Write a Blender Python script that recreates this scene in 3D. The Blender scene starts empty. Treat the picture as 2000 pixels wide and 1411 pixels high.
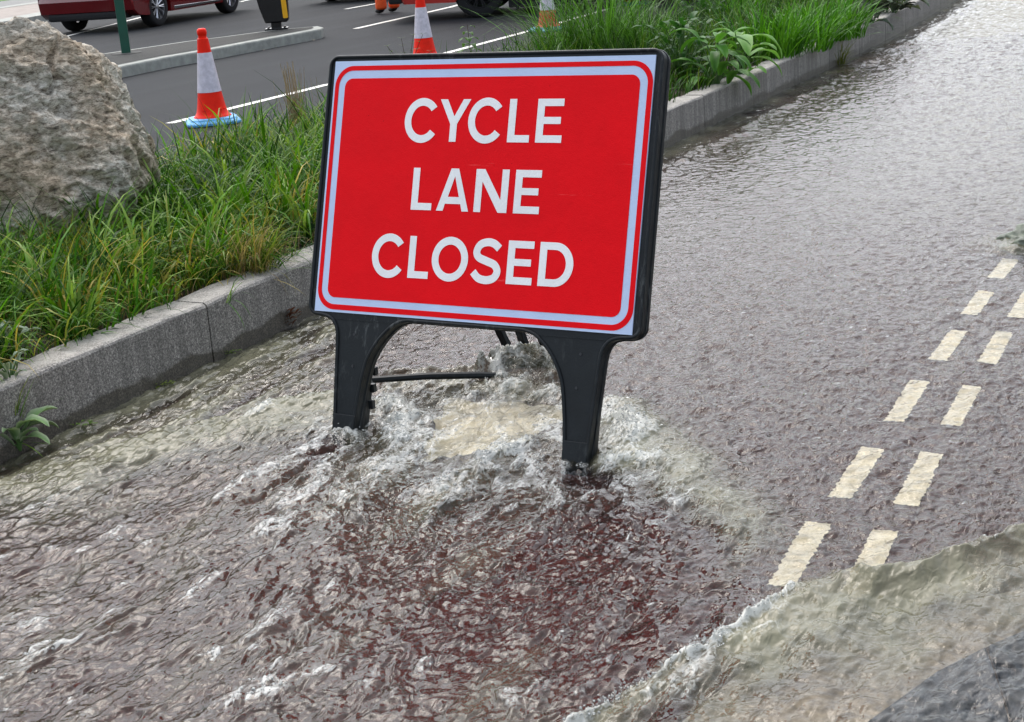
import bpy, bmesh, math, random
import numpy as np
from mathutils import Vector, Matrix
random.seed(7); RNG = np.random.default_rng(11)
sc = bpy.context.scene; col = sc.collection

# ---------------- camera, sky, sun, exposure ----------------
CAM_H, PITCH, ROLL, FPX = 1.45777, 0.29054, -0.077037, 2964.3
def cam_axes():
    cx = np.array([1, 0, 0.]); d = np.array([0, math.cos(PITCH), -math.sin(PITCH)]); u = np.array([0, math.sin(PITCH), math.cos(PITCH)])
    c, s = math.cos(ROLL), math.sin(ROLL)
    return c*cx + s*u, -s*cx + c*u, d
RI, UP, FW = cam_axes()
camd = bpy.data.cameras.new('camera'); cam = bpy.data.objects.new('camera', camd); col.objects.link(cam)
camd.sensor_width = 36; camd.lens = 36*FPX/2000; camd.clip_end = 2000; camd.clip_start = 0.05
cam.matrix_world = Matrix(((RI[0], UP[0], -FW[0], 0), (RI[1], UP[1], -FW[1], 0), (RI[2], UP[2], -FW[2], CAM_H), (0, 0, 0, 1)))
sc.camera = cam
SUN_EL, SUN_AZ = 56, -14          # azimuth from +Y, positive to the right
w = bpy.data.worlds.new('World'); sc.world = w; w.use_nodes = True
nt = w.node_tree; bg = nt.nodes['Background']
sky = nt.nodes.new('ShaderNodeTexSky'); sky.sky_type = 'NISHITA'; sky.sun_disc = False
sky.sun_elevation = math.radians(SUN_EL); sky.sun_rotation = math.radians(SUN_AZ)
sky.air_density = 1.2; sky.dust_density = 4.0; sky.ozone_density = 1.0
hs = nt.nodes.new('ShaderNodeHueSaturation'); hs.inputs['Saturation'].default_value = 0.50
nt.links.new(sky.outputs[0], hs.inputs['Color']); tc = nt.nodes.new('ShaderNodeTexCoord'); mp = nt.nodes.new('ShaderNodeMapping'); mp.inputs['Scale'].default_value = (1, 1, 2.2); nt.links.new(tc.outputs['Generated'], mp.inputs['Vector'])
cn = nt.nodes.new('ShaderNodeTexNoise'); cn.inputs['Scale'].default_value = 2.6; cn.inputs['Detail'].default_value = 6; cn.inputs['Roughness'].default_value = .6; nt.links.new(mp.outputs[0], cn.inputs['Vector'])  # unseen cloud pattern, added to vary the sky's reflection in the ripples
cr_ = nt.nodes.new('ShaderNodeValToRGB'); cr_.color_ramp.elements[0].position = .36; cr_.color_ramp.elements[0].color = (.56, .59, .63, 1); cr_.color_ramp.elements[1].position = .62; cr_.color_ramp.elements[1].color = (1.0, 1.0, 1.0, 1); nt.links.new(cn.outputs['Fac'], cr_.inputs[0])
mm = nt.nodes.new('ShaderNodeMix'); mm.data_type = 'RGBA'; mm.blend_type = 'MULTIPLY'; mm.inputs[0].default_value = 1.0; nt.links.new(hs.outputs[0], mm.inputs[6]); nt.links.new(cr_.outputs[0], mm.inputs[7])
nt.links.new(mm.outputs[2], bg.inputs[0]); bg.inputs[1].default_value = 0.15
sd = bpy.data.lights.new('sun', 'SUN'); sd.energy = 0.6; sd.angle = math.radians(110); sd.color = (1, .985, .96)
so = bpy.data.objects.new('sun', sd); col.objects.link(so)
el, az = math.radians(SUN_EL), math.radians(SUN_AZ)
so.rotation_euler = Vector((-math.sin(az)*math.cos(el), -math.cos(az)*math.cos(el), -math.sin(el))).to_track_quat('-Z', 'Y').to_euler()
sc.view_settings.view_transform = 'Standard'; sc.view_settings.look = 'None'; sc.view_settings.exposure = 1.25
sc.cycles.transparent_max_bounces = 12

# ---------------- measuring helpers ----------------
def at(x, y, z=0.0):
    """the point at height z that a 2000x1411 photo pixel looks at"""
    v = FW + RI*(x-1000)/FPX - UP*(y-705.5)/FPX
    k = (z-CAM_H)/v[2]
    return np.array([v[0]*k, v[1]*k, z])
def V(p): return Vector((float(p[0]), float(p[1]), float(p[2])))

# ---------------- numpy noise ----------------
def _h(ix, iy, seed):
    h = (ix.astype(np.int64)*374761393 + iy.astype(np.int64)*668265263 + seed*2147483647) & 0xffffffff
    h = ((h ^ (h >> 13))*1274126177) & 0xffffffff
    return (h ^ (h >> 16)) & 0xffffffff
def gn(x, y, seed=0):
    x = np.asarray(x, float); y = np.asarray(y, float)
    ix = np.floor(x); iy = np.floor(y); fx = x-ix; fy = y-iy
    ux = fx*fx*fx*(fx*(fx*6-15)+10); uy = fy*fy*fy*(fy*(fy*6-15)+10)
    def g(ox, oy):
        a = _h(ix+ox, iy+oy, seed)*(2*math.pi/4294967296.0)
        return np.cos(a)*(fx-ox) + np.sin(a)*(fy-oy)
    a = g(0, 0); b = g(1, 0); c = g(0, 1); d = g(1, 1)
    return ((a*(1-ux)+b*ux)*(1-uy) + (c*(1-ux)+d*ux)*uy)*1.5
def fbm(x, y, o=4, seed=0, gain=.5):
    s = 0; a = 1; f = 1
    for i in range(o):
        s = s + a*gn(x*f+i*17.3, y*f-i*9.1, seed+i); a *= gain; f *= 2.03
    return s
def sm(a, b, x):
    t = np.clip((x-a)/(b-a), 0, 1); return t*t*(3-2*t)

# ---------------- object helpers ----------------
def link(o, parent=None):
    col.objects.link(o)
    if parent is not None: o.parent = parent
    return o
def tag(o, label=None, cat=None, group=None, kind=None):
    if label: o['label'] = label
    if cat: o['category'] = cat
    if group: o['group'] = group
    if kind: o['kind'] = kind
    return o
def empty(name, loc=(0, 0, 0), rz=0.0):
    o = bpy.data.objects.new(name, None); o.empty_display_size = .1; col.objects.link(o)
    o.location = V(loc); o.rotation_euler = (0, 0, rz); return o
def mesh_np(name, verts, faces, m, parent=None, smooth=True, attrs=None):
    """faces: array (n,3) or (n,4)"""
    me = bpy.data.meshes.new(name); verts = np.asarray(verts, np.float32); faces = np.asarray(faces, np.int32)
    k = faces.shape[1]
    me.vertices.add(len(verts)); me.vertices.foreach_set('co', verts.ravel())
    me.loops.add(faces.size); me.loops.foreach_set('vertex_index', faces.ravel())
    me.polygons.add(len(faces)); me.polygons.foreach_set('loop_start', np.arange(0, faces.size, k, dtype=np.int32))
    me.update(calc_edges=True)
    me.polygons.foreach_set('use_smooth', np.full(len(faces), smooth))
    for an, (ty, data) in (attrs or {}).items():
        a = me.attributes.new(an, ty, 'POINT')
        a.data.foreach_set('color' if ty == 'FLOAT_COLOR' else 'value', np.asarray(data, np.float32).ravel())
    me.materials.append(m)
    return link(bpy.data.objects.new(name, me), parent)
class MB:
    def __init__(s): s.bm = bmesh.new()
    def box(s, c, d, rot=None, bevel=0):
        r = bmesh.ops.create_cube(s.bm, size=1); vs = r['verts']
        for v in vs: v.co = Vector((v.co.x*d[0], v.co.y*d[1], v.co.z*d[2]))
        if bevel:
            es = list({e for v in vs for e in v.link_edges})
            rr = bmesh.ops.bevel(s.bm, geom=es, offset=bevel, segments=2, affect='EDGES', profile=.6)
            vs = list({v for f in rr['faces'] for v in f.verts} | {v for v in vs if v.is_valid})
        M_ = Matrix.Translation(V(c)) @ (rot.to_4x4() if rot else Matrix.Identity(4))
        for v in vs: v.co = M_ @ v.co
        return vs
    def tube(s, pts, rad, n=8, cap=True):
        pts = [V(p) for p in pts]
        rs = rad if hasattr(rad, '__len__') else [rad]*len(pts)
        rings = []; prev = None
        for i, p in enumerate(pts):
            t = (pts[min(i+1, len(pts)-1)] - pts[max(i-1, 0)])
            if t.length < 1e-9: t = Vector((0, 0, 1))
            t.normalize()
            if prev is None:
                a = t.cross(Vector((0, 0, 1)));
                if a.length < .05: a = t.cross(Vector((0, 1, 0)))
            else: a = prev - t*prev.dot(t)
            a.normalize(); prev = a; b = t.cross(a)
            rings.append([s.bm.verts.new(p + (a*math.cos(2*math.pi*k/n)+b*math.sin(2*math.pi*k/n))*rs[i]) for k in range(n)])
        for r0, r1 in zip(rings, rings[1:]):
            for k in range(n): s.bm.faces.new((r0[k], r0[(k+1) % n], r1[(k+1) % n], r1[k]))
        if cap:
            s.bm.faces.new(rings[0][::-1]); s.bm.faces.new(rings[-1])
        return rings
    def lathe(s, prof, n=32, M_=None, cap=True):
        rings = []
        for (r, z) in prof:
            rings.append([s.bm.verts.new((r*math.cos(2*math.pi*k/n), r*math.sin(2*math.pi*k/n), z)) for k in range(n)])
        for r0, r1 in zip(rings, rings[1:]):
            for k in range(n): s.bm.faces.new((r0[k], r0[(k+1) % n], r1[(k+1) % n], r1[k]))
        if cap:
            s.bm.faces.new(rings[0][::-1]); s.bm.faces.new(rings[-1])
        if M_:
            for r in rings:
                for v in r: v.co = M_ @ v.co
        return rings
    def prism(s, pts, fn, d0, d1):
        """polygon pts (u,v) extruded from depth d0 to d1; fn(u,v,d)->world"""
        a = [s.bm.verts.new(V(fn(u, v, d0))) for u, v in pts]; b = [s.bm.verts.new(V(fn(u, v, d1))) for u, v in pts]
        n = len(pts)
        f0 = s.bm.faces.new(a); f1 = s.bm.faces.new(b[::-1])
        for k in range(n): s.bm.faces.new((a[k], b[k], b[(k+1) % n], a[(k+1) % n]))
        return f0, f1
    def quadstrip(s, A, B, closed=False):
        a = [s.bm.verts.new(V(p)) for p in A]; b = [s.bm.verts.new(V(p)) for p in B]
        n = len(a)
        for k in range(n if closed else n-1): s.bm.faces.new((a[k], a[(k+1) % n], b[(k+1) % n], b[k]))
    def poly(s, pts): return s.bm.faces.new([s.bm.verts.new(V(p)) for p in pts])
    def build(s, name, m, parent=None, smooth=False, bevel=0, seg=2, sub=0, angle=40):
        bm = s.bm
        bmesh.ops.recalc_face_normals(bm, faces=bm.faces)
        me = bpy.data.meshes.new(name); bm.to_mesh(me); bm.free()
        me.materials.append(m)
        for p in me.polygons: p.use_smooth = smooth
        o = link(bpy.data.objects.new(name, me), parent)
        if smooth:
            me.set_sharp_from_angle(angle=math.radians(angle))
        if bevel:
            b = o.modifiers.new('b', 'BEVEL'); b.width = bevel; b.segments = seg; b.limit_method = 'ANGLE'; b.angle_limit = math.radians(35)
        if sub:
            b = o.modifiers.new('s', 'SUBSURF'); b.levels = b.render_levels = sub
        return o

# ---------------- materials ----------------
def mat(name):
    m = bpy.data.materials.new(name); m.use_nodes = True
    nt = m.node_tree; p = nt.nodes['Principled BSDF']; return m, nt, p
def N(nt, t, **kw):
    n = nt.nodes.new(t)
    for k, v in kw.items():
        if k in n.inputs: n.inputs[k].default_value = v
        else: setattr(n, k, v)
    return n
def ramp(nt, fac, stops):
    r = nt.nodes.new('ShaderNodeValToRGB'); e = r.color_ramp.elements
    while len(e) < len(stops): e.new(.5)
    for i, (p, c) in enumerate(stops):
        e[i].position = p; e[i].color = (*c, 1) if len(c) == 3 else c
    nt.links.new(fac, r.inputs[0]); return r
def math_(nt, op, a, b=None, clamp=False):
    n = nt.nodes.new('ShaderNodeMath'); n.operation = op; n.use_clamp = clamp
    for i, v in enumerate((a, b)):
        if v is None: continue
        if isinstance(v, (int, float)): n.inputs[i].default_value = v
        else: nt.links.new(v, n.inputs[i])
    return n.outputs[0]
def mixc(nt, fac, a, b, mode='MIX'):
    n = nt.nodes.new('ShaderNodeMix'); n.data_type = 'RGBA'; n.blend_type = mode
    for i, v in ((0, fac), (6, a), (7, b)):
        if isinstance(v, (int, float)): n.inputs[i].default_value = v
        elif isinstance(v, tuple): n.inputs[i].default_value = (*v, 1)
        else: nt.links.new(v, n.inputs[i])
    return n.outputs[2]
def pos(nt):
    return nt.nodes.new('ShaderNodeNewGeometry').outputs['Position']
def scaled(nt, vec, s):
    n = nt.nodes.new('ShaderNodeMapping'); n.inputs['Scale'].default_value = s if isinstance(s, tuple) else (s, s, s)
    nt.links.new(vec, n.inputs['Vector']); return n.outputs[0]
def noise(nt, vec, scale, detail=4, rough=.55, dist=0.0):
    n = N(nt, 'ShaderNodeTexNoise', Scale=scale, Detail=detail, Roughness=rough, Distortion=dist); nt.links.new(vec, n.inputs['Vector']); return n.outputs['Fac']
def voro(nt, vec, scale, out='Distance'):
    n = N(nt, 'ShaderNodeTexVoronoi', Scale=scale); nt.links.new(vec, n.inputs['Vector']); return n.outputs[out]
def bump(nt, h, p, strength=.5, dist=.01, normal=None):
    b = N(nt, 'ShaderNodeBump', Strength=strength, Distance=dist); nt.links.new(h, b.inputs['Height'])
    if normal: nt.links.new(normal, b.inputs['Normal'])
    if p is not None: nt.links.new(b.outputs[0], p.inputs['Normal'])
    return b.outputs[0]
def simple(name, c, rough=.5, spec=.5, metal=0, vary=.0, vscale=8, bmp=0, bscale=60, bdist=.002, coat=0):
    m, nt, p = mat(name); P = pos(nt)
    p.inputs['Roughness'].default_value = rough; p.inputs['Specular IOR Level'].default_value = spec; p.inputs['Metallic'].default_value = metal
    p.inputs['Coat Weight'].default_value = coat
    f = noise(nt, P, vscale, 6)
    lo = tuple(x*(1-vary) for x in c); hi = tuple(min(1, x*(1+vary)) for x in c)
    r = ramp(nt, f, [(.3, lo), (.7, hi)]); nt.links.new(r.outputs[0], p.inputs['Base Color'])
    if bmp: bump(nt, noise(nt, P, bscale, 4), p, bmp, bdist)
    return m

def granite(name):
    m, nt, p = mat(name); P = pos(nt)
    sp = noise(nt, P, 150, 3, .9); sp2 = noise(nt, P, 95, 2, .7); big = noise(nt, P, 3.2, 5, .6)
    base = ramp(nt, sp, [(.38, (.035, .033, .03)), (.46, (.16, .15, .14)), (.53, (.32, .30, .27)), (.62, (.72, .69, .63))])
    c = mixc(nt, .35, base.outputs[0], ramp(nt, sp2, [(.35, (.11, .105, .10)), (.65, (.38, .36, .33))]).outputs[0])
    c = mixc(nt, .5, c, ramp(nt, big, [(.3, (.72, .71, .68)), (.7, (1, .98, .95))]).outputs[0], 'MULTIPLY')
    # upright faces carry old road grime and drip stains, worn tops stay pale
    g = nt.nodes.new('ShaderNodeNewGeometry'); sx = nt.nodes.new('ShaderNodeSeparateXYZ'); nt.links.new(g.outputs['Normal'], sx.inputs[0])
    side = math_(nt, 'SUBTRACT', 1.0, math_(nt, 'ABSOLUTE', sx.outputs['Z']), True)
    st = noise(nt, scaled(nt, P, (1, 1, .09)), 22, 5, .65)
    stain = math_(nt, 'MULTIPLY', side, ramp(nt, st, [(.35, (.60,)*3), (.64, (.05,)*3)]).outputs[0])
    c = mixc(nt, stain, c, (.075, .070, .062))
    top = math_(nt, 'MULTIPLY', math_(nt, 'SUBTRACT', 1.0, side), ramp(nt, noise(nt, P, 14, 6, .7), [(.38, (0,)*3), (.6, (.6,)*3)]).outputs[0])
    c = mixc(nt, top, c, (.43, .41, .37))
    # soaked foot of the stone
    s = nt.nodes.new('ShaderNodeSeparateXYZ'); nt.links.new(P, s.inputs[0])
    lvl = math_(nt, 'ADD', s.outputs['Z'], math_(nt, 'MULTIPLY', math_(nt, 'SUBTRACT', noise(nt, P, 4.5, 5, .6), .5), -.13))
    wet = ramp(nt, math_(nt, 'MULTIPLY', lvl, 5), [(.24, (1, 1, 1)), (.31, (0, 0, 0))]).outputs[0]
    c = mixc(nt, wet, c, mixc(nt, 1.0, c, (.36, .34, .30), 'MULTIPLY'))
    nt.links.new(c, p.inputs['Base Color'])
    ro = nt.nodes.new('ShaderNodeMapRange'); ro.inputs['To Min'].default_value = .85; ro.inputs['To Max'].default_value = .4
    nt.links.new(wet, ro.inputs['Value']); nt.links.new(ro.outputs[0], p.inputs['Roughness'])
    bump(nt, sp, p, .5, .004); return m
def asphalt(name, cols, scale=160, rough=.85, streak=0):
    m, nt, p = mat(name); P = pos(nt)
    sp = noise(nt, P, scale, 4, .75); big = noise(nt, P, .7, 6, .6)
    c = ramp(nt, sp, [(.32, cols[0]), (.55, cols[1]), (.72, cols[2])]).outputs[0]
    c = mixc(nt, .6, c, ramp(nt, big, [(.3, (.62, .62, .62)), (.7, (1, 1, 1))]).outputs[0], 'MULTIPLY')
    if streak:
        r = nt.nodes.new('ShaderNodeMapping'); r.inputs['Rotation'].default_value = (0, 0, math.radians(27)); nt.links.new(P, r.inputs['Vector'])
        st = noise(nt, scaled(nt, r.outputs[0], (1, .02, 1)), 2.2, 4, .6)
        c = mixc(nt, math_(nt, 'MULTIPLY', ramp(nt, st, [(.45, (0,)*3), (.72, (1,)*3)]).outputs[0], streak), c, (.09, .10, .11))
        r2 = nt.nodes.new('ShaderNodeMapping'); r2.inputs['Rotation'].default_value = (0, 0, math.radians(-60)); nt.links.new(P, r2.inputs['Vector'])
        cr = noise(nt, scaled(nt, r2.outputs[0], (.5, 5, 1)), 1.6, 6, .7, .4)
        c = mixc(nt, ramp(nt, cr, [(.60, (0,)*3), (.66, (.55,)*3)]).outputs[0], c, (.018, .018, .02))
    nt.links.new(c, p.inputs['Base Color']); p.inputs['Roughness'].default_value = rough; p.inputs['Specular IOR Level'].default_value = .2
    bump(nt, sp, p, .6, .004); return m

M = {}
M['granite'] = granite('granite')
M['road'] = asphalt('road_asphalt', [(.006, .007, .0085), (.018, .021, .0245), (.055, .060, .066)], 120, .85, .10)
M['lane'] = asphalt('plum_asphalt', [(.009, .003, .0025), (.048, .012, .010), (.12, .045, .04)], 120, .7)
M['paint'] = simple('road_paint', (.72, .70, .64), .6, vary=.12, vscale=40, bmp=.3, bscale=200)
def worn_paint():
    m, nt, p = mat('cream_paint'); P = pos(nt)
    c = ramp(nt, noise(nt, P, 70, 5, .7), [(.3, (.50, .46, .34)), (.65, (.72, .68, .54))]).outputs[0]
    bare = ramp(nt, noise(nt, P, 120, 6, .8), [(.36, (1,)*3), (.43, (0,)*3)]).outputs[0]
    c = mixc(nt, math_(nt, 'MULTIPLY', bare, .75), c, (.16, .11, .09)); nt.links.new(c, p.inputs['Base Color']); p.inputs['Roughness'].default_value = .75; return m
M['cream'] = worn_paint()
M['concrete'] = simple('pale_concrete', (.21, .185, .145), .8, vary=.4, vscale=55, bmp=.5, bscale=120)
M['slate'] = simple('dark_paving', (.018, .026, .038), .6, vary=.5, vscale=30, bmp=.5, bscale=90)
M['kerbgrey'] = simple('kerb_concrete', (.30, .31, .28), .8, vary=.22, vscale=9, bmp=.4, bscale=130)
M['island'] = asphalt('island_asphalt', [(.025, .025, .023), (.065, .065, .06), (.14, .14, .13)], 150, .9)
M['pinkpave'] = simple('pink_paving', (.28, .24, .21), .85, vary=.2, vscale=4)
M['soil'] = simple('soil', (.045, .032, .021), .95, vary=.6, vscale=40, bmp=1, bscale=60, bdist=.01)

def black_plastic():
    m, nt, p = mat('black_plastic'); P = pos(nt)
    n1 = noise(nt, P, 9, 6, .65); n2 = noise(nt, scaled(nt, P, (1, 1, .12)), 60, 5, .7)
    c = ramp(nt, n1, [(.3, (.005, .0065, .0075)), (.7, (.014, .0175, .0195))]).outputs[0]
    sc_ = math_(nt, 'MULTIPLY', ramp(nt, n2, [(.52, (0,)*3), (.78, (1,)*3)]).outputs[0], ramp(nt, noise(nt, P, 5, 3), [(.48, (0,)*3), (.66, (.8,)*3)]).outputs[0])
    c = mixc(nt, sc_, c, (.16, .17, .165)); nt.links.new(c, p.inputs['Base Color']); p.inputs['Specular IOR Level'].default_value = .28
    nt.links.new(ramp(nt, n1, [(.3, (.34,)*3), (.7, (.55,)*3)]).outputs[0], p.inputs['Roughness'])
    bump(nt, noise(nt, P, 180, 3), p, .25, .002); return m
M['plastic'] = black_plastic()
def sign_film(name, c, rough, worn=True):
    m, nt, p = mat(name); P = pos(nt)
    f = noise(nt, P, 7, 5, .6)
    cc = ramp(nt, f, [(.3, tuple(x*.90 for x in c)), (.7, c)]).outputs[0]
    if worn:
        v = voro(nt, P, 33); dots = ramp(nt, v, [(.03, (1,)*3), (.05, (0,)*3)]).outputs[0]
        gate = ramp(nt, noise(nt, P, 6, 3), [(.50, (0,)*3), (.58, (.8,)*3)]).outputs[0]
        cc = mixc(nt, math_(nt, 'MULTIPLY', dots, gate), cc, tuple(x*.35 for x in c))
        s = nt.nodes.new('ShaderNodeMapping'); s.inputs['Scale'].default_value = (.25, .25, 5); nt.links.new(P, s.inputs['Vector'])
        sc_ = ramp(nt, noise(nt, s.outputs[0], 9, 7, .75), [(.66, (0,)*3), (.70, (.45,)*3)]).outputs[0]
        cc = mixc(nt, sc_, cc, (min(1, c[0]*1.1+.02), c[1]*.5+.12, c[2]*.5+.11))
    nt.links.new(cc, p.inputs['Base Color']); p.inputs['Roughness'].default_value = rough; p.inputs['Specular IOR Level'].default_value = .12
    h = math_(nt, 'ADD', noise(nt, P, 26, 5, .7), math_(nt, 'MULTIPLY', voro(nt, P, 260), .25))
    bump(nt, h, p, .22, .006); return m
M['red'] = sign_film('red_film', (.93, .002, .008), .55)
M['bluewhite'] = sign_film('retro_white_film', (.60, .72, .95), .35, False)
M['white'] = sign_film('white_film', (1.0, 1.0, .98), .4, False)

# cones etc
M['conered'] = simple('cone_red', (.90, .018, .004), .45, spec=.15, vary=.08, vscale=20, bmp=.1)
M['conewhite'] = simple('cone_sleeve', (.62, .58, .64), .4, vary=.16, vscale=30)
M['coneold'] = simple('cone_old_orange', (.50, .045, .015), .6, vary=.25, vscale=30)
M['coneblue'] = simple('cone_blue', (.09, .36, .66), .55, vary=.3, vscale=25)
M['coneteal'] = simple('cone_teal', (.035, .19, .23), .6, vary=.25, vscale=25)
M['green'] = simple('green_paint', (.003, .075, .045), .35, vary=.1)
M['black'] = simple('black_gloss', (.006, .006, .007), .25, vary=.1)
M['rubber'] = simple('rubber', (.010, .010, .011), .85, vary=.3, vscale=40)
M['yellow'] = simple('yellow_panel', (.85, .42, .005), .35, vary=.08)
M['carpaint'] = simple('car_red', (.13, .001, .003), .22, vary=.05, coat=1)
M['vanpaint'] = simple('van_red', (.42, .012, .006), .35, vary=.05, coat=.5)
M['alloy'] = simple('alloy', (.62, .62, .64), .28, metal=1)
M['glass'] = simple('dark_glass', (.012, .015, .018), .05, spec=.8)
M['lamp'] = simple('tail_lamp', (.35, .01, .01), .15)
M['lampw'] = simple('head_lamp', (.6, .62, .65), .12)
M['chrome'] = simple('chrome', (.7, .7, .7), .12, metal=1)
M['hivis'] = simple('hivis_orange', (.95, .11, .015), .75, vary=.18, vscale=20, bmp=.8, bscale=18, bdist=.02)
M['boot'] = simple('boot', (.012, .011, .010), .6, vary=.2)
M['skin'] = simple('skin', (.5, .28, .2), .55, vary=.06)
M['hair'] = simple('hair', (.03, .02, .012), .7, vary=.3)
M['helmet'] = simple('helmet_white', (.75, .75, .72), .3)
M['twig'] = simple('twig', (.055, .035, .02), .9, vary=.3, vscale=60)

def rock():
    m, nt, p = mat('boulder_rock'); P = pos(nt)
    r = nt.nodes.new('ShaderNodeMapping'); r.inputs['Rotation'].default_value = (.3, .5, .4); r.inputs['Scale'].default_value = (1, 1, 2.4); nt.links.new(P, r.inputs['Vector'])
    n1 = noise(nt, r.outputs[0], 26, 8, .78, .6); n2 = noise(nt, P, 3.2, 6, .62); n3 = noise(nt, r.outputs[0], 85, 4, .8)
    c = ramp(nt, n1, [(.34, (.05, .042, .035)), (.42, (.28, .25, .21)), (.50, (.58, .55, .50)), (.60, (.90, .89, .86))]).outputs[0]
    warm = ramp(nt, n2, [(.43, (0,)*3), (.62, (.62,)*3)]).outputs[0]
    c = mixc(nt, warm, c, mixc(nt, 1.0, c, (.80, .62, .44), 'MULTIPLY'))
    c = mixc(nt, .6, c, ramp(nt, n3, [(.38, (.30, .27, .23)), (.49, (1, 1, 1))]).outputs[0], 'MULTIPLY')
    lich = ramp(nt, noise(nt, P, 11, 7, .7), [(.56, (0,)*3), (.66, (.55,)*3)]).outputs[0]
    c = mixc(nt, lich, c, (.52, .50, .42)); c = mixc(nt, 1.0, c, (1.0, .965, .88), 'MULTIPLY')
    nt.links.new(c, p.inputs['Base Color']); p.inputs['Roughness'].default_value = .85
    b1 = bump(nt, n1, None, .8, .020)
    bump(nt, n3, p, .7, .008, b1); return m
M['rock'] = rock()

def leafmat(name, sat=1.0, transl=.35, rough=.42):
    m, nt, p = mat(name)
    a = nt.nodes.new('ShaderNodeAttribute'); a.attribute_name = 'tint'
    nt.links.new(a.outputs['Color'], p.inputs['Base Color']); p.inputs['Roughness'].default_value = rough; p.inputs['Specular IOR Level'].default_value = .14
    t = nt.nodes.new('ShaderNodeBsdfTranslucent')
    g = mixc(nt, 1.0, a.outputs['Color'], (1.0, 1.0, .55), 'MULTIPLY'); nt.links.new(g, t.inputs['Color'])
    mx = nt.nodes.new('ShaderNodeMixShader'); mx.inputs[0].default_value = transl
    nt.links.new(p.outputs[0], mx.inputs[1]); nt.links.new(t.outputs[0], mx.inputs[2])
    nt.links.new(mx.outputs[0], nt.nodes['Material Output'].inputs['Surface']); return m
M['leaf'] = leafmat('leaf'); M['woolly'] = leafmat('woolly_leaf', transl=.15, rough=.8)

def water():
    m, nt, p = mat('flood_water'); nt.nodes.remove(p); P = pos(nt)
    def attr(n):
        a = nt.nodes.new('ShaderNodeAttribute'); a.attribute_name = n; return a.outputs['Fac']
    foam, silt, chop = attr('foam'), attr('silt'), attr('chop')
    rot = nt.nodes.new('ShaderNodeMapping'); rot.vector_type = 'TEXTURE'; rot.inputs['Rotation'].default_value = (0, 0, math.radians(-27.6)); nt.links.new(P, rot.inputs['Vector'])
    st = scaled(nt, rot.outputs[0], (1, .45, 1))
    b1 = noise(nt, st, 42, 2, .42, .9); b2 = noise(nt, P, 100, 2, .5)
    h = math_(nt, 'ADD', b1, math_(nt, 'MULTIPLY', b2, .13))
    nb = N(nt, 'ShaderNodeBump', Strength=1.0, Distance=.011); nt.links.new(chop, nb.inputs['Strength']); nt.links.new(h, nb.inputs['Height']); nrm = nb.outputs[0]
    # foam breaks up into bubbles and lace
    v = voro(nt, scaled(nt, rot.outputs[0], (1, .7, 1)), 105); n3 = noise(nt, st, 30, 5, .62, 1.4)
    thin = math_(nt, 'SUBTRACT', 1.0, math_(nt, 'MULTIPLY', math_(nt, 'ABSOLUTE', math_(nt, 'SUBTRACT', n3, .5)), 5.0))
    lace = math_(nt, 'ADD', math_(nt, 'MULTIPLY', thin, .62), math_(nt, 'MULTIPLY', v, .25))
    fo = math_(nt, 'MULTIPLY', math_(nt, 'SUBTRACT', math_(nt, 'ADD', math_(nt, 'MULTIPLY', foam, 1.15), lace), 1.02), 2.1, True)
    sv = math_(nt, 'MULTIPLY', silt, math_(nt, 'ADD', .55, math_(nt, 'MULTIPLY', noise(nt, st, 7, 5, .6, .8), .9)), True)
    tr = N(nt, 'ShaderNodeBsdfTransparent'); tr.inputs['Color'].default_value = (.93, .91, .86, 1)
    ds = N(nt, 'ShaderNodeBsdfDiffuse'); nt.links.new(nrm, ds.inputs['Normal'])
    nt.links.new(ramp(nt, noise(nt, P, 5, 4), [(.3, (.125, .122, .078)), (.7, (.225, .215, .145))]).outputs[0], ds.inputs['Color'])
    df = N(nt, 'ShaderNodeBsdfDiffuse'); df.inputs['Color'].default_value = (.72, .73, .69, 1)
    def mix(f, a, b):
        x = nt.nodes.new('ShaderNodeMixShader'); nt.links.new(f, x.inputs[0]); nt.links.new(a, x.inputs[1]); nt.links.new(b, x.inputs[2]); return x.outputs[0]
    body = mix(math_(nt, 'MULTIPLY', fo, .58), mix(sv, tr.outputs[0], ds.outputs[0]), df.outputs[0])
    fr = N(nt, 'ShaderNodeFresnel', IOR=1.38); nt.links.new(nrm, fr.inputs['Normal'])
    gl = N(nt, 'ShaderNodeBsdfGlossy', Roughness=.045); nt.links.new(nrm, gl.inputs['Normal'])
    out = mix(fr.outputs[0], body, gl.outputs[0])
    nt.links.new(out, nt.nodes['Material Output'].inputs['Surface']); return m
M['water'] = water()
def bubblemat():
    m, nt, p = mat('bubble'); nt.nodes.remove(p)
    tr = N(nt, 'ShaderNodeBsdfTransparent'); df = N(nt, 'ShaderNodeBsdfDiffuse'); df.inputs['Color'].default_value = (.7, .72, .68, 1)
    gl = N(nt, 'ShaderNodeBsdfGlossy', Roughness=.05)
    a = nt.nodes.new('ShaderNodeMixShader'); a.inputs[0].default_value = .38; nt.links.new(tr.outputs[0], a.inputs[1]); nt.links.new(df.outputs[0], a.inputs[2])
    lw = N(nt, 'ShaderNodeFresnel', IOR=1.4); b = nt.nodes.new('ShaderNodeMixShader'); nt.links.new(lw.outputs[0], b.inputs[0]); nt.links.new(a.outputs[0], b.inputs[1]); nt.links.new(gl.outputs[0], b.inputs[2])
    nt.links.new(b.outputs[0], nt.nodes['Material Output'].inputs['Surface']); return m
M['bubble'] = bubblemat()

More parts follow.
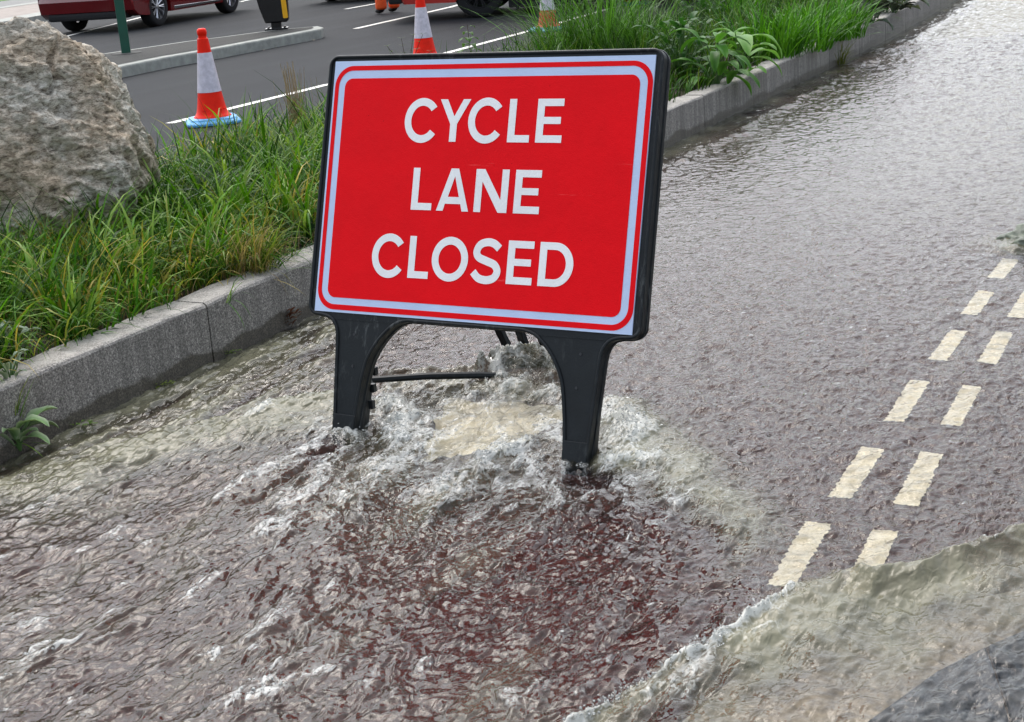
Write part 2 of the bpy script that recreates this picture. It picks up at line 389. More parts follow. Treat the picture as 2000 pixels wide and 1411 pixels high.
# ---------------- setting: ground sheets ----------------
RZ = -0.03                                   # road surface; the flood surface is z = 0
K = np.array([(-3.3, .87), (-2.2, 2.95), (-1.528, 4.233), (-1.013, 5.20), (-.745, 5.70), (1.017, 9.08), (1.594, 10.19), (2.454, 11.86), (3.691, 14.30), (5.06, 17.2), (6.7, 20.9), (8.6, 25.5), (12, 34.0)])
def resample(P, step):
    d = np.r_[0, np.cumsum(np.linalg.norm(np.diff(P, axis=0), axis=1))]
    t = np.arange(0, d[-1], step); return np.stack([np.interp(t, d, P[:, i]) for i in range(P.shape[1])], 1)
KR = resample(K, .1)
for _ in range(30): KR[1:-1] = (KR[:-2]+KR[1:-1]*2+KR[2:])/4
def koff(off):                                # kerb line moved to its left (into the planting bed)
    t = np.gradient(KR, axis=0); t /= np.linalg.norm(t, axis=1)[:, None]
    return KR + np.stack([-t[:, 1], t[:, 0]], 1)*off
def sheet(name, pts, z, m, kind='structure', label=None):
    b = MB(); b.poly([(x, y, z) for x, y in pts]); o = b.build(name, m); o['kind'] = kind; return o
b = MB(); b.poly([(-400, -60, RZ-.012), (400, -60, RZ-.012), (400, 900, RZ-.012), (-400, 900, RZ-.012)]); o = b.build('ground', M['road']); o['kind'] = 'structure'
A = koff(.05)
b = MB(); b.quadstrip([(x, y, RZ) for x, y in A], [(x+9, y-3.5, RZ) for x, y in A]); tag(b.build('cycle_lane', M['lane']), kind='structure')

# cream markings on the cycle lane, edges worn ragged
def ragged_quad(b, P4, z, amp=.006, seed=0, n=44):
    """P4: four corners; strip between side 0-3 and side 1-2"""
    P4 = [np.array(p[:2], float) for p in P4]
    L_, R_ = [], []
    for i in range(n+1):
        t = i/n
        l = P4[0]*(1-t)+P4[3]*t; r = P4[1]*(1-t)+P4[2]*t
        d = (r-l)/np.linalg.norm(r-l)
        l = l + d*amp*(RNG.random()*2-1); r = r + d*amp*(RNG.random()*2-1)
        L_.append(l); R_.append(r)
    w_ = 14
    rows = []
    for l, r in zip(L_, R_): rows.append([l*(1-k/w_)+r*k/w_ for k in range(w_+1)])
    e = (P4[3]-P4[0])/np.linalg.norm(P4[3]-P4[0])
    for k in range(w_+1):
        rows[0][k] = rows[0][k]+e*amp*(RNG.random()*2-1); rows[-1][k] = rows[-1][k]+e*amp*(RNG.random()*2-1)
    vs = [[b.bm.verts.new((p[0], p[1], z)) for p in row] for row in rows]
    for a_, c_ in zip(vs, vs[1:]):
        for k in range(w_): b.bm.faces.new((a_[k], a_[k+1], c_[k+1], c_[k]))
LD = np.array([.464, .886]); LN = np.array([.886, -.464])
dash_q = [[(1500, 1142), (1550, 1148), (1626, 1023), (1573, 1019)], [(1618, 970), (1663, 974), (1727, 878), (1684, 872)], [(1727, 822), (1765, 824), (1817, 745), (1778, 742)],
          [(1813, 702), (1850, 705), (1889, 647), (1856, 644)], [(1877, 613), (1909, 616), (1942, 571), (1910, 567)], [(1929, 542), (1961, 545), (1990, 508), (1959, 505)],
          [(1672, 1098), (1722, 1102), (1755, 1038), (1706, 1034)], [(1745, 983), (1793, 990), (1842, 888), (1799, 882)], [(1836, 829), (1877, 832), (1917, 756), (1881, 752)],
          [(1909, 707), (1947, 712), (1978, 650), (1945, 646)], [(1966, 619), (2006, 622), (2030, 572), (1999, 569)], [(2018, 545), (2052, 548), (2077, 508), (2046, 505)],
          [(2060, 480), (2090, 483), (2112, 450), (2082, 447)], [(1985, 478), (2012, 481), (2034, 452), (2008, 449)]]
for i, q in enumerate(dash_q):
    P4 = [at(x, y, RZ+.004) for x, y in q]
    if i == 6: P4[0] = at(1640, 1165, RZ+.004); P4[1] = at(1692, 1169, RZ+.004)
    b = MB(); ragged_quad(b, P4, RZ+.004, .0042, i)
    tag(b.build('lane_marking', M['cream']), kind='structure')
b = MB(); ragged_quad(b, [at(828, 902, RZ), at(1000, 880, RZ), at(1140, 800, RZ), at(868, 782, RZ)], RZ+.004, .02, 50, 14)
tag(b.build('lane_marking', M['cream']), kind='structure')
# pale concrete edging and dark paving at the lower right
b = MB(); pts = [at(x, y, RZ+.005) for x, y in [(1180, 1540), (1450, 1310), (1640, 1225), (2000, 1150), (2500, 1020), (2700, 1180), (2000, 1500), (1500, 1800)]]
b.poly([(p[0], p[1], RZ+.005) for p in pts]); tag(b.build('concrete_edging', M['concrete']), kind='structure')
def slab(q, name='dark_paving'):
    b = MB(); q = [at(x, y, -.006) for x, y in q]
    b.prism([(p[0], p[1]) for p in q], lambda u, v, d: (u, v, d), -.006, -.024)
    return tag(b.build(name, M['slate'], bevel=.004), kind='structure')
b = MB(); b.poly([(*at(x, y, -.026)[:2], -.0245) for x, y in [(1575, 1515), (1700, 1411), (1835, 1314), (1930, 1264), (2030, 1222), (2290, 1120), (2380, 1200), (2300, 1515)]]); tag(b.build('joint_bed', M['soil']), kind='structure')
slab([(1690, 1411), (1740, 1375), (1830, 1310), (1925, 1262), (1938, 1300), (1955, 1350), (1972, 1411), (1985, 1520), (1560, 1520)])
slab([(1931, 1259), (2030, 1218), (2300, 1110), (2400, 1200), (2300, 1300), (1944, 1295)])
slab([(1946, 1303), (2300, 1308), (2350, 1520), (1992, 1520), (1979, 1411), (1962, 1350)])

# ---------------- planting bed wall ----------------
wall = empty('planter_wall', (K[2][0], K[2][1], 0)); tag(wall, 'low raised edging wall of grey granite blocks running along the flooded lane', 'wall')
kd = np.r_[0, np.cumsum(np.linalg.norm(np.diff(KR, axis=0), axis=1))]
def kpt(s, off=0.0, z=0.0, line={}):
    if off not in line: line[off] = koff(off)
    P_ = line[off]; return np.array([np.interp(s, kd, P_[:, 0]), np.interp(s, kd, P_[:, 1]), z])
# joints in the stone measured from the photo
sj = kd[np.argmin(np.linalg.norm(KR-np.array([-1.51, 4.27]), axis=1))]
inv = Matrix.Translation(-wall.location)
s0 = sj - 3*1.035
while s0 < kd[-1]-1.1:
    b = MB(); n_ = 10; s1 = s0+1.035-.008; wv = .155; jz = RNG.uniform(-.003, .003)
    sec = [(0.0, -.12), (0.0, .207), (.004, .215), (.012, .22), (wv-.012, .22), (wv-.003, .214), (wv, .20), (wv, -.12)]
    rings = []
    for i in range(n_+1):
        s_ = s0+(s1-s0)*i/n_; e = .004 if i in (0, n_) else 0
        r = []
        for (o_, z_) in sec:
            zz = z_+jz-(e if z_ > .1 else 0); oo = o_+(e if o_ < .05 else -e)
            P0 = kpt(s_); P1 = kpt(s_, .2); dd = (P1-P0)/.2
            ch = RNG.normal()*.0011 if (0.2 < z_) else 0
            pt = P0+dd*(oo+ch); r.append(b.bm.verts.new(V((pt[0]-wall.location.x, pt[1]-wall.location.y, zz+ch))))
        rings.append(r)
    for r0, r1 in zip(rings, rings[1:]):
        for k in range(len(sec)-1): b.bm.faces.new((r0[k], r0[k+1], r1[k+1], r1[k]))
    b.bm.faces.new(rings[0]); b.bm.faces.new(rings[-1][::-1])
    b.build('stone_block', M['granite'], wall)
    s0 += 1.035
# soil bed (a low bank) and its road side kerb
BW = 2.15
b = MB(); offs = [.14, .5, 1.1, 1.7, BW-.1, BW]; zs = [.185, .20, .215, .19, .08, .02]
lines = [[(x, y, z+.02*gn(x*3, y*3, 3)) for x, y in koff(o_)] for o_, z in zip(offs, zs)]
for l0, l1 in zip(lines, lines[1:]): b.quadstrip(l0, l1)
tag(b.build('planting_bed', M['soil'], smooth=True), kind='structure')
b = MB(); l0 = koff(BW); l1 = koff(BW+.13)
b.quadstrip([(x, y, .07) for x, y in l0], [(x, y, .07) for x, y in l1]); b.quadstrip([(x, y, .07) for x, y in l1], [(x, y, RZ-.02) for x, y in l1]); b.quadstrip([(x, y, .07) for x, y in l0], [(x, y, -.05) for x, y in l0])
tag(b.build('road_kerb', M['kerbgrey']), kind='structure')

# ---------------- the road beyond ----------------
def line_mark(p0, p1, w_, name='road_line', m=None):
    P0, P1 = at(*p0, RZ), at(*p1, RZ); d = (P1-P0); L = np.linalg.norm(d); d /= L; nn = np.array([-d[1], d[0], 0])*w_/2
    b = MB(); ragged_quad(b, [P0-nn, P0+nn, P1+nn, P1-nn], RZ-.008, .006, 0, max(8, int(L*4)))
    return tag(b.build(name, m or M['paint']), kind='structure')
line_mark((332, 239), (642, 163), .10); line_mark((645, 162), (1062, 52), .10)
line_mark((1062, 52), (1300, -15), .10)
line_mark((695, 55), (880, 13), .10); line_mark((675, 17), (748, 4), .10); line_mark((880, 13), (1010, -22), .10)
line_mark((470, 3), (500, -4), .09); line_mark((110, 75), (300, 27), .09)
# traffic island
isl = [at(x, y, .09) for x, y in [(120, 158), (240, 128), (330, 110), (400, 98), (470, 85), (540, 72), (600, 61), (626, 56), (632, 53), (622, 51), (560, 56), (500, 63), (440, 71), (360, 81), (205, 104), (60, 124)]]
IC = sum(isl)/len(isl)
b = MB(); b.prism([(p[0], p[1]) for p in isl], lambda u, v, d: (u, v, d), .088, RZ-.03); tag(b.build('island_kerb', M['kerbgrey'], bevel=.02), kind='structure')
ring = np.array([p[:2] for p in isl]); n_ = len(ring)
inner = []
for i in range(n_):
    e0 = ring[i]-ring[i-1]; e1 = ring[(i+1) % n_]-ring[i]; e0 /= np.linalg.norm(e0); e1 /= np.linalg.norm(e1)
    nn = np.array([-(e0+e1)[1], (e0+e1)[0]]); nn /= max(.3, np.linalg.norm(nn)); inner.append(ring[i]+nn*.13)
if np.linalg.norm(inner[3]-IC[:2]) > np.linalg.norm(ring[3]-IC[:2]): inner = [2*r-i_ for r, i_ in zip(ring, inner)]
b = MB(); b.poly([(p[0], p[1], .092) for p in inner]); tag(b.build('traffic_island', M['island']), kind='structure')
# joints between the island kerb stones and grit in the gutter
gr_v, gr_f = [], []
for i in range(420):
    t = RNG.random(); px = 240+t*390; py = np.interp(px, [240, 400, 632], [143, 113, 69])+RNG.normal()*1.6+1.5
    c = at(px, py, RZ-.008); r = RNG.uniform(.006, .022)*(1.5 if RNG.random() < .1 else 1); k = len(gr_v)
    an = RNG.random()*6.3
    for j in range(4): gr_v.append(c+np.array([math.cos(an+j*1.57)*r*(1 if j % 2 else .5), math.sin(an+j*1.57)*r, 0]))
    gr_v.append(c+[0, 0, r*.5]); gr_f += [(k+j, k+(j+1) % 4, k+4) for j in range(4)]
tag(mesh_np('gutter_grit', gr_v, gr_f, simple('grit', (.35, .31, .24), .9, vary=.6, vscale=30), smooth=False), kind='stuff', label='pale grit and dead leaves in the gutter beside the traffic island', cat='grit')
# far footway: kerb, pink paving, verge
def band(pxs0, pxs1, z, m, name, drop=None):
    a0 = [at(x, y, z) for x, y in pxs0]; a1 = [at(x, y, z) for x, y in pxs1]
    b = MB(); b.quadstrip(a0, a1)
    if drop is not None: b.quadstrip([(p[0], p[1], drop) for p in a0], a0)
    return tag(b.build(name, m), kind='structure')
band([(-250, 92), (0, 44), (115, 24), (330, -12), (500, -40)], [(-250, 86), (0, 38), (115, 17), (330, -17), (500, -44)], .09, M['kerbgrey'], 'far_kerb', RZ-.02)
band([(-250, 86), (0, 38), (115, 17), (330, -17), (500, -44)], [(-250, 60), (0, 17), (110, 1), (330, -35), (500, -60)], .088, M['pinkpave'], 'footway')
band([(-250, 60), (0, 17), (110, 1), (330, -35), (500, -60)], [(-250, 57), (0, 14), (110, -2), (330, -37), (500, -62)], .094, M['kerbgrey'], 'path_edging')
band([(-250, 57), (0, 14), (110, -2), (330, -37), (500, -62)], [(-250, 35), (0, 3), (110, -12), (330, -44), (500, -68)], .086, simple('grey_paving', (.2, .2, .19), .9, vary=.2), 'pavement')
band([(-250, 35), (0, 3), (110, -12), (330, -44), (500, -68)], [(-250, -60), (0, -80), (110, -90), (330, -100), (500, -110)], .09, simple('verge', (.06, .14, .02), .9, vary=.5, vscale=20), 'grass_verge')

# ---------------- flood water ----------------
def pl(pts, closed=False): return np.array([at(x, y)[:2] for x, y in pts])
def dseg(X, Y, P):
    """distance to a polyline, and how far along it (0..1)"""
    best = np.full(X.shape, 1e9); tt = np.zeros(X.shape); side = np.zeros(X.shape)
    L = np.r_[0, np.cumsum(np.linalg.norm(np.diff(P, axis=0), axis=1))]; tot = L[-1]
    for i in range(len(P)-1):
        a, b_ = P[i], P[i+1]; d = b_-a; l2 = (d**2).sum()
        t = np.clip(((X-a[0])*d[0]+(Y-a[1])*d[1])/l2, 0, 1)
        dx = X-a[0]-t*d[0]; dy = Y-a[1]-t*d[1]; dd = np.hypot(dx, dy)
        m_ = dd < best; best = np.where(m_, dd, best); tt = np.where(m_, (L[i]+t*math.sqrt(l2))/tot, tt)
        side = np.where(m_, np.sign(d[0]*dy-d[1]*dx), side)
    return best, tt, side
def inpoly(X, Y, P, soft):
    ins = np.zeros(X.shape, bool); n = len(P)
    for i in range(n):
        x0, y0 = P[i]; x1, y1 = P[(i+1) % n]
        c = ((y0 > Y) != (y1 > Y)) & (X < (x1-x0)*(Y-y0)/((y1-y0) if y1 != y0 else 1e-9)+x0); ins ^= c
    d, _, _ = dseg(X, Y, np.vstack([P, P[:1]]))
    return sm(-soft, soft, np.where(ins, d, -d))
lny = np.concatenate([np.linspace(math.log(1.3), math.log(2.25), 30, endpoint=False), np.linspace(math.log(2.25), math.log(14), 1320, endpoint=False), np.linspace(math.log(14), math.log(32), 200)])
tanx = np.concatenate([np.linspace(-.75, -.40, 25, endpoint=False), np.linspace(-.40, .40, 1080, endpoint=False), np.linspace(.40, .95, 40)])
YY, TX = np.meshgrid(np.exp(lny), tanx, indexing='ij'); X = YY*TX; Y = YY
S = X*LD[0]+Y*LD[1]; C = X*LN[0]+Y*LN[1]           # along / across the lane
# wobble so that nothing follows a clean curve
wx = fbm(S*2.2, C*4.5, 4, 5)*.045; wy = fbm(S*2.2+9, C*4.5+3, 4, 6)*.045
wx2 = fbm(S*9, C*16, 3, 15)*.012; wy2 = fbm(S*9+9, C*16+3, 3, 16)*.012
XW, YW = X+wx+wx2, Y+wy+wy2
far = sm(6, 13, Y)
# fine wind and flow ripples everywhere
H = .0060*fbm(X*21+wx*8, Y*23, 2, 1, .42) - .0026*np.abs(gn(X*28+5, Y*32+wy*8, 3)) + .0042*fbm(S*5.5, C*8, 3, 2)
H *= (1-.40*sm(3.6, 7.5, Y)); H += .0085*fbm(X*12, Y*8, 3, 31, .55)*far; chop = .90-.58*sm(3.4, 8.5, Y)
foam = np.zeros_like(X); silt = .02+.03*fbm(S*.9, C*2.6, 4, 44)
# turbulent tongue below the sign
T = inpoly(XW, YW, pl([(640, 800), (520, 840), (330, 880), (0, 985), (-500, 1130), (-700, 1800), (1000, 2000), (1330, 1400), (1500, 1230), (1585, 1130), (1480, 1010), (1330, 900), (1215, 800), (1080, 690), (900, 720), (740, 760)]), .07)
str_ = fbm(S*3.4+wx*20, C*12, 4, 8, .48); rid = 1-np.abs(fbm(S*7+wy*30, C*17, 4, 9, .55))*2.2
cell = fbm(X*13+wx*50, Y*13+wy*50, 3, 10, .45)
near = np.exp(-(((X+.12)**2+(Y-4.15)**2)/.75**2))
long_ = fbm(S*1.5+wx*6, C*10, 4, 61, .55)
# currents fan out from under the sign towards the path
ox, oy = -.10, 5.3; fa = np.arctan2(X-ox, oy-Y); fr_ = np.hypot(X-ox, Y-oy)
fan = fbm(fa*13+wx*30, fr_*2.2+wy*12, 4, 62, .48); fan2 = fbm(fa*34+wx*50, fr_*6+wy*22, 2, 63, .45)
H -= T*.62*(.0060*fbm(X*21+wx*8, Y*23, 2, 1, .42))
H += T*(.0075*fan+.0034*fan2+.0055*str_ + .0024*cell*(1+2.2*near)); chop = chop-T*.50+T*near*.38
foam += T*(.07+.16*near+.42*(fan).clip(0)*(.5+near)+.28*fan2.clip(0)+.3*(str_).clip(0)) 
silt += T*(.01+.26*(fbm(S*1.6, C*5, 4, 12)-.12).clip(0) + .20*near)
# streaky brown run along the wall on the left
KL = K
dk, _, _ = dseg(X, Y, KL)
LS = inpoly(X, Y, pl([(-600, 1140), (0, 905), (215, 800), (440, 700), (620, 600), (760, 560), (700, 700), (640, 780), (400, 850), (0, 950), (-600, 1130)]), .12)
stre = fbm(S*1.5, C*15+wx*14, 4, 21, .55)
H += LS*(.013*stre+.003*fbm(S*4, C*26, 3, 22)); chop = chop-LS*.35; silt += LS*(.30+.55*stre); foam += LS*(.45*(stre-.1).clip(0))
edge = np.exp(-(dk/.16)**2); silt += .45*edge*(.6+fbm(S*3, C*3, 3, 25)); H += edge*.004*fbm(S*9, C*9, 2, 26); foam += .26*np.exp(-((dk-.22-.05*fbm(S*1.5, 0*S, 3, 27))/.07)**2)*sm(6, 8, Y)
H += np.exp(-((dk-.26-.05*fbm(S*1.5, 0*S, 3, 27))/.06)**2)*sm(6, 8, Y)*.012*(1+fbm(S*8, C*8, 3, 28))
def ridge(pts, width, h, f, s, fade=(0, 1e-6, 1-1e-6, 1), rough=.5, warp=1.0, asym=1.0, seed=0):
    global H, foam, silt
    if seed < 20: f = f*.60
    P = pl(pts); xw, yw = X+(wx+wx2)*warp, Y+(wy+wy2)*warp
    x0, x1 = P[:, 0].min()-.6, P[:, 0].max()+.6; y0, y1 = P[:, 1].min()-.6, P[:, 1].max()+.6
    k = (X > x0) & (X < x1) & (Y > y0) & (Y < y1)
    d, t, sd_ = dseg(xw[k], yw[k], P)
    wd = np.where(sd_ > 0, width*asym, width)
    g = np.exp(-(d/wd)**2)*sm(fade[0], fade[1], t)*(1-sm(fade[2], fade[3], t))
    n1 = fbm(X[k]*24, Y[k]*24, 4, 70+seed, .6); n2 = fbm(X[k]*8, Y[k]*8, 3, 90+seed)
    H[k] += g*h*.8*(1+rough*.26*n1+rough*.5*n2); foam[k] += g*f*(.8+.7*n2+.45*n1); silt[k] += g*s*(.9+.5*n2)
# leg wakes
ridge([(662, 790), (600, 805), (520, 832), (400, 850), (270, 885), (120, 925), (0, 962), (-250, 1040)], .10, .030, .16, 1.25, (0, .02, .9, 1), .3)
ridge([(668, 780), (620, 785), (560, 800), (500, 820), (430, 840)], .05, .026, .75, .5, (0, .05, .5, 1), .9, seed=1)
ridge([(640, 855), (560, 900), (450, 965), (330, 1040)], .022, .014, .42, .1, (0, .05, .4, 1), .9, seed=2)
ridge([(648, 862), (690, 830), (740, 800), (800, 770)], .052, .024, .66, .4, (0, .1, .7, 1), 1, seed=3)
ridge([(690, 840), (660, 900), (600, 960), (520, 1035), (430, 1110)], .045, .014, .52, .1, (0, .05, .5, 1), .9, seed=4)
ridge([(730, 770), (810, 800), (800, 870), (730, 930), (640, 985), (540, 1050)], .06, .022, .60, .35, (0, .1, .6, 1), 1, seed=5)
ridge([(1100, 850), (1040, 858), (960, 900), (880, 940), (850, 1000), (820, 1060)], .04, .026, .62, .25, (0, .05, .6, 1), 1, seed=6)
ridge([(1190, 775), (1230, 800), (1245, 845), (1215, 890), (1230, 940)], .055, .030, .62, .75, (0, .1, .8, 1), 1, seed=7)
ridge([(1195, 800), (1300, 880), (1400, 965), (1500, 1060), (1580, 1140)], .11, .018, .10, .52, (0, .1, .6, 1), .5, seed=8)
ridge([(1110, 900), (1080, 960), (1110, 1010)], .03, .014, .48, .0, (0, .1, .6, 1), 1, seed=9)
ridge([(1170, 900), (1300, 910), (1400, 990), (1430, 1060)], .06, .012, .30, .3, (0, .1, .6, 1), 1, seed=10)
# broken water over the rear foot of the sign
ridge([(930, 737), (980, 722), (1030, 714), (1080, 716), (1110, 745)], .065, .080, .36, .45, (0, .1, .9, 1), 1.2, seed=11)
ridge([(725, 760), (830, 752), (930, 748), (1000, 770), (1080, 790)], .07, .024, .38, .55, (0, .1, .9, 1), 1.1, seed=12)
ridge([(735, 742), (800, 738), (930, 728)], .022, .030, .1, .2, (0, .1, .9, 1), .4, warp=.15, seed=13)
def dent(px, py, r, h, f=0, s=0):
    global H, foam, silt
    c = at(px, py); d = np.hypot(XW-c[0], YW-c[1]); g = np.exp(-(d/r)**2); H += g*h; foam += g*f; silt += g*s
dent(1000, 770, .07, -.03, -.2, 0); dent(960, 835, .16, -.008, -.30, -.55); dent(1060, 770, .08, .02, .2, .2)
dent(1160, 930, .10, -.012, -.35, -.35); dent(620, 880, .09, -.012, -.3, -.35); dent(1250, 1050, .2, 0, -.1, -.25); dent(690, 820, .05, .008, .3, .2)
dent(1150, 1180, .3, 0, -.12, -.2)
# scattered foam trails
for i in range(46):
    px = RNG.uniform(20, 1350); py = RNG.uniform(930, 1380); L = RNG.uniform(20, 110)
    if py > 1400-(px-1000)*.8: continue
    ridge([(px, py), (px-L*.55, py+L*.42), (px-L*1.1, py+L*.70)], RNG.uniform(.008, .02), .004, RNG.uniform(.22, .45), .02, (0, .15, .4, 1), 1, warp=2, seed=20+i)
# wave standing along the right hand edging
crest = [(760, 1655), (1010, 1495), (1140, 1415), (1210, 1372), (1300, 1322), (1380, 1276), (1450, 1228), (1512, 1186), (1568, 1142), (1625, 1120)]
CP = pl(crest+[(1700, 1118), (1800, 1098), (1900, 1064), (2000, 1036), (2300, 950), (2700, 850)])
lowpts = [(760, 1655), (1010, 1495), (1140, 1422), (1300, 1328), (1450, 1236), (1568, 1150), (1625, 1128), (1700, 1142), (1800, 1122), (2000, 1062), (2700, 880), (3500, 1700), (2000, 2300)]
B = inpoly(X+wx*.6, Y+wy*.6, pl(lowpts), .03)
H += B*(.010+.010*fbm(S*3+4, C*7, 4, 51)+.0028*fbm(X*17, Y*17, 2, 52)) - B*T*(.006*cell)
lit = inpoly(XW, YW, pl([(1330, 1500), (1560, 1340), (1690, 1270), (1850, 1210), (2000, 1150), (2600, 1050), (2600, 1400), (1900, 1600)]), .07)
silt += B*(.28+.50*fbm(S*2, C*5, 4, 53)) - lit*.20*B; chop = chop-B*.35; H -= B*.6*(.0060*fbm(X*21+wx*8, Y*23, 2, 1, .42))
sx_ = (X+Y*.35)
H += B*.0050*fbm((Y-.78*X)*15+wx*20, (X+.78*Y)*3.5, 3, 57, .45)
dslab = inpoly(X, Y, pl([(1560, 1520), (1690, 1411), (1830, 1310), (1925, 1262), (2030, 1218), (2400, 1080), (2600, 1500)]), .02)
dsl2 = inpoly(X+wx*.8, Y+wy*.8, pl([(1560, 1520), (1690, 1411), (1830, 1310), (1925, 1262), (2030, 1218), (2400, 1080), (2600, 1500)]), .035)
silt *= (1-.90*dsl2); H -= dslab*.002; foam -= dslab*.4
foam += B*(.03+.20*(fbm(S*3.5, C*11, 4, 54)).clip(0))
ridge(crest, .013, .024, .66, .25, (0, .02, .85, .96), 1.3, warp=.5, asym=1.0, seed=60)
ridge([(a, b+16) for a, b in crest], .05, .010, .17, .35, (0, .02, .95, 1), 1, warp=1.2, seed=61)
ridge([(1400, 1330), (1560, 1235), (1700, 1190), (1850, 1160), (2000, 1110), (2300, 1030)], .10, .006, .0, .38, (0, .1, .99, 1), .4, seed=67)
ridge([(1450, 1230), (1500, 1260), (1480, 1310), (1400, 1360)], .05, .01, .3, .1, (0, .1, .6, 1), 1, warp=2, seed=62)
ridge([(1610, 1140), (1700, 1148), (1790, 1136), (1900, 1096), (2000, 1066), (2300, 985), (2700, 885)], .048, .050, -.2, .40, (0, .06, .99, 1), .18, warp=.3, seed=63)
ridge([(1590, 1134), (1640, 1126), (1700, 1132)], .018, .008, .40, .2, (0, .15, .5, 1), .8, warp=.5, seed=65)
ridge([(1630, 1180), (1700, 1165), (1790, 1150), (1870, 1112), (1960, 1080), (2040, 1050)], .010, .006, .36, .05, (0, .1, .9, 1), 1.5, warp=1.5, seed=64)
# water folding round the stone at the right edge
ridge([(1940, 500), (1975, 478), (2010, 470), (2080, 480)], .10, .03, .25, .5, (0, .2, .8, 1), .4, seed=66)
# upper right: shallow sheet with slightly silty patches
silt += sm(5, 9, Y)*.05*(1+fbm(S*1.2, C*3, 4, 81)) ; foam += sm(13, 19, Y)*.22*(1+fbm(S*2, C*5, 3, 82))
silt = np.clip(silt, 0, .9); foam = np.clip(foam, 0, 1.0)
H = np.where(H < -.022, -.022+(H+.022)*.2, H)
H += .001
nr, nc = X.shape
idx = np.arange(nr*nc).reshape(nr, nc)
F = np.stack([idx[:-1, :-1], idx[:-1, 1:], idx[1:, 1:], idx[1:, :-1]], -1).reshape(-1, 4)
# stop at the inside of the wall
xk = np.interp(Y, K[:, 1], K[:, 0]); keep = (X > xk-.07)
kf = keep[:-1, :-1] & keep[:-1, 1:] & keep[1:, 1:] & keep[1:, :-1]; F = F[kf.ravel()]
VV = np.stack([X, Y, H], -1).reshape(-1, 3)
used = np.zeros(len(VV), bool); used[F.ravel()] = True; remap = np.cumsum(used)-1
wo = mesh_np('flood_water', VV[used], remap[F], M['water'], smooth=True, attrs={'foam': ('FLOAT', foam.ravel()[used]), 'silt': ('FLOAT', silt.ravel()[used]), 'chop': ('FLOAT', np.clip(chop, .15, 1).ravel()[used])})
tag(wo, kind='structure')
# foam bubbles and thrown drops
def ico(sub):
    bm = bmesh.new(); bmesh.ops.create_icosphere(bm, subdivisions=sub, radius=1)
    v = np.array([x.co[:] for x in bm.verts]); f = np.array([[q.index for q in x.verts] for x in bm.faces]); bm.free(); return v, f
def spheres(name, P, R, m, sub=2, squash=.75):
    v, f = ico(sub); n = len(P)
    Vv = (v[None]*np.array([1, 1, squash])[None, None]*R[:, None, None]+P[:, None]).reshape(-1, 3)
    Ff = (f[None]+(np.arange(n)*len(v))[:, None, None]).reshape(-1, 3)
    return mesh_np(name, Vv, Ff, m, smooth=True)
inview = (Y > 2.2) & (Y < 6) & (np.abs(TX) < .40) & keep
wgt = (np.clip(foam-.42, 0, 1)**1.7*inview*Y*Y).ravel(); wgt /= wgt.sum()
pk = RNG.choice(len(wgt), 4200, p=wgt)
cl = RNG.random(len(pk)) < .55                     # bubbles sit in little rafts
P = VV[pk].copy(); src = np.arange(len(pk)); 
for i in range(1, len(pk)):
    if cl[i]: P[i] = P[i-1]+[RNG.normal()*.006, RNG.normal()*.006, 0]
R = .0011+.0028*RNG.random(len(pk))**3; P[:, 2] += R*.3
tag(spheres('foam_bubbles', P, R, M['bubble']), label='small white bubbles floating in rafts on the broken muddy water', cat='bubbles', kind='stuff')
drp, drr = [], []
for (px, py, n_, sx, sy, sz) in [(1040, 690, 130, .10, .07, .05), (1600, 1108, 60, .06, .02, .02), (700, 815, 60, .05, .03, .03), (1220, 800, 60, .06, .05, .02), (1400, 1240, 110, .16, .1, .018), (1250, 1330, 80, .12, .09, .018)]:
    c = at(px, py)
    for i in range(n_):
        q = c+[RNG.normal()*sx, RNG.normal()*sy, .03+abs(RNG.normal())*sz]
        if n_ in (110, 80, 60) and px > 1000 and px != 1220:
            q = np.array([*(CP[0]*0), 0]); t = RNG.uniform(.12, .62) ; j = t*(len(crest)-1); a = int(j); q[:2] = CP[a]*(1-j+a)+CP[a+1]*(j-a); q += [RNG.normal()*.006, RNG.normal()*.006, .010+abs(RNG.normal())*.012]
        drp.append(q); drr.append(.0012+.0028*RNG.random()**2)
tag(spheres('spray_drops', np.array(drp), np.array(drr), M['bubble'], 1, 1.0), label='tiny drops thrown up where the flood breaks on the sign and edging', cat='spray', kind='stuff')
del X, Y, XW, YW, VV

# ---------------- the cycle lane closed sign ----------------
SO = np.array([-.1272, 4.1623, .33909]); SYAW, SLEAN = -.53353, .32501
SA = np.array([math.cos(SYAW), math.sin(SYAW), 0]); SN0 = np.array([-math.sin(SYAW), math.cos(SYAW), 0])
SB = math.cos(SLEAN)*np.array([0, 0, 1.]) + math.sin(SLEAN)*SN0
SN = np.cross(SA, SB); SN = SN if SN@SN0 > 0 else -SN            # towards the back
sign = empty('road_sign', (SO[0], SO[1], RZ)); tag(sign, 'red and white CYCLE LANE CLOSED sign on black plastic legs standing in the flood', 'road sign')
def sp(u, v, d=0.0): return SO+SA*u+SB*v+SN*d-np.array([SO[0], SO[1], RZ])
def rrect(u0, v0, u1, v1, r, n=10):
    out = []
    for cx_, cy_, a0 in ((u1-r, v1-r, 0), (u0+r, v1-r, 90), (u0+r, v0+r, 180), (u1-r, v0+r, 270)):
        for i in range(n+1):
            a = math.radians(a0+90*i/n); out.append((cx_+r*math.cos(a), cy_+r*math.sin(a)))
    return out
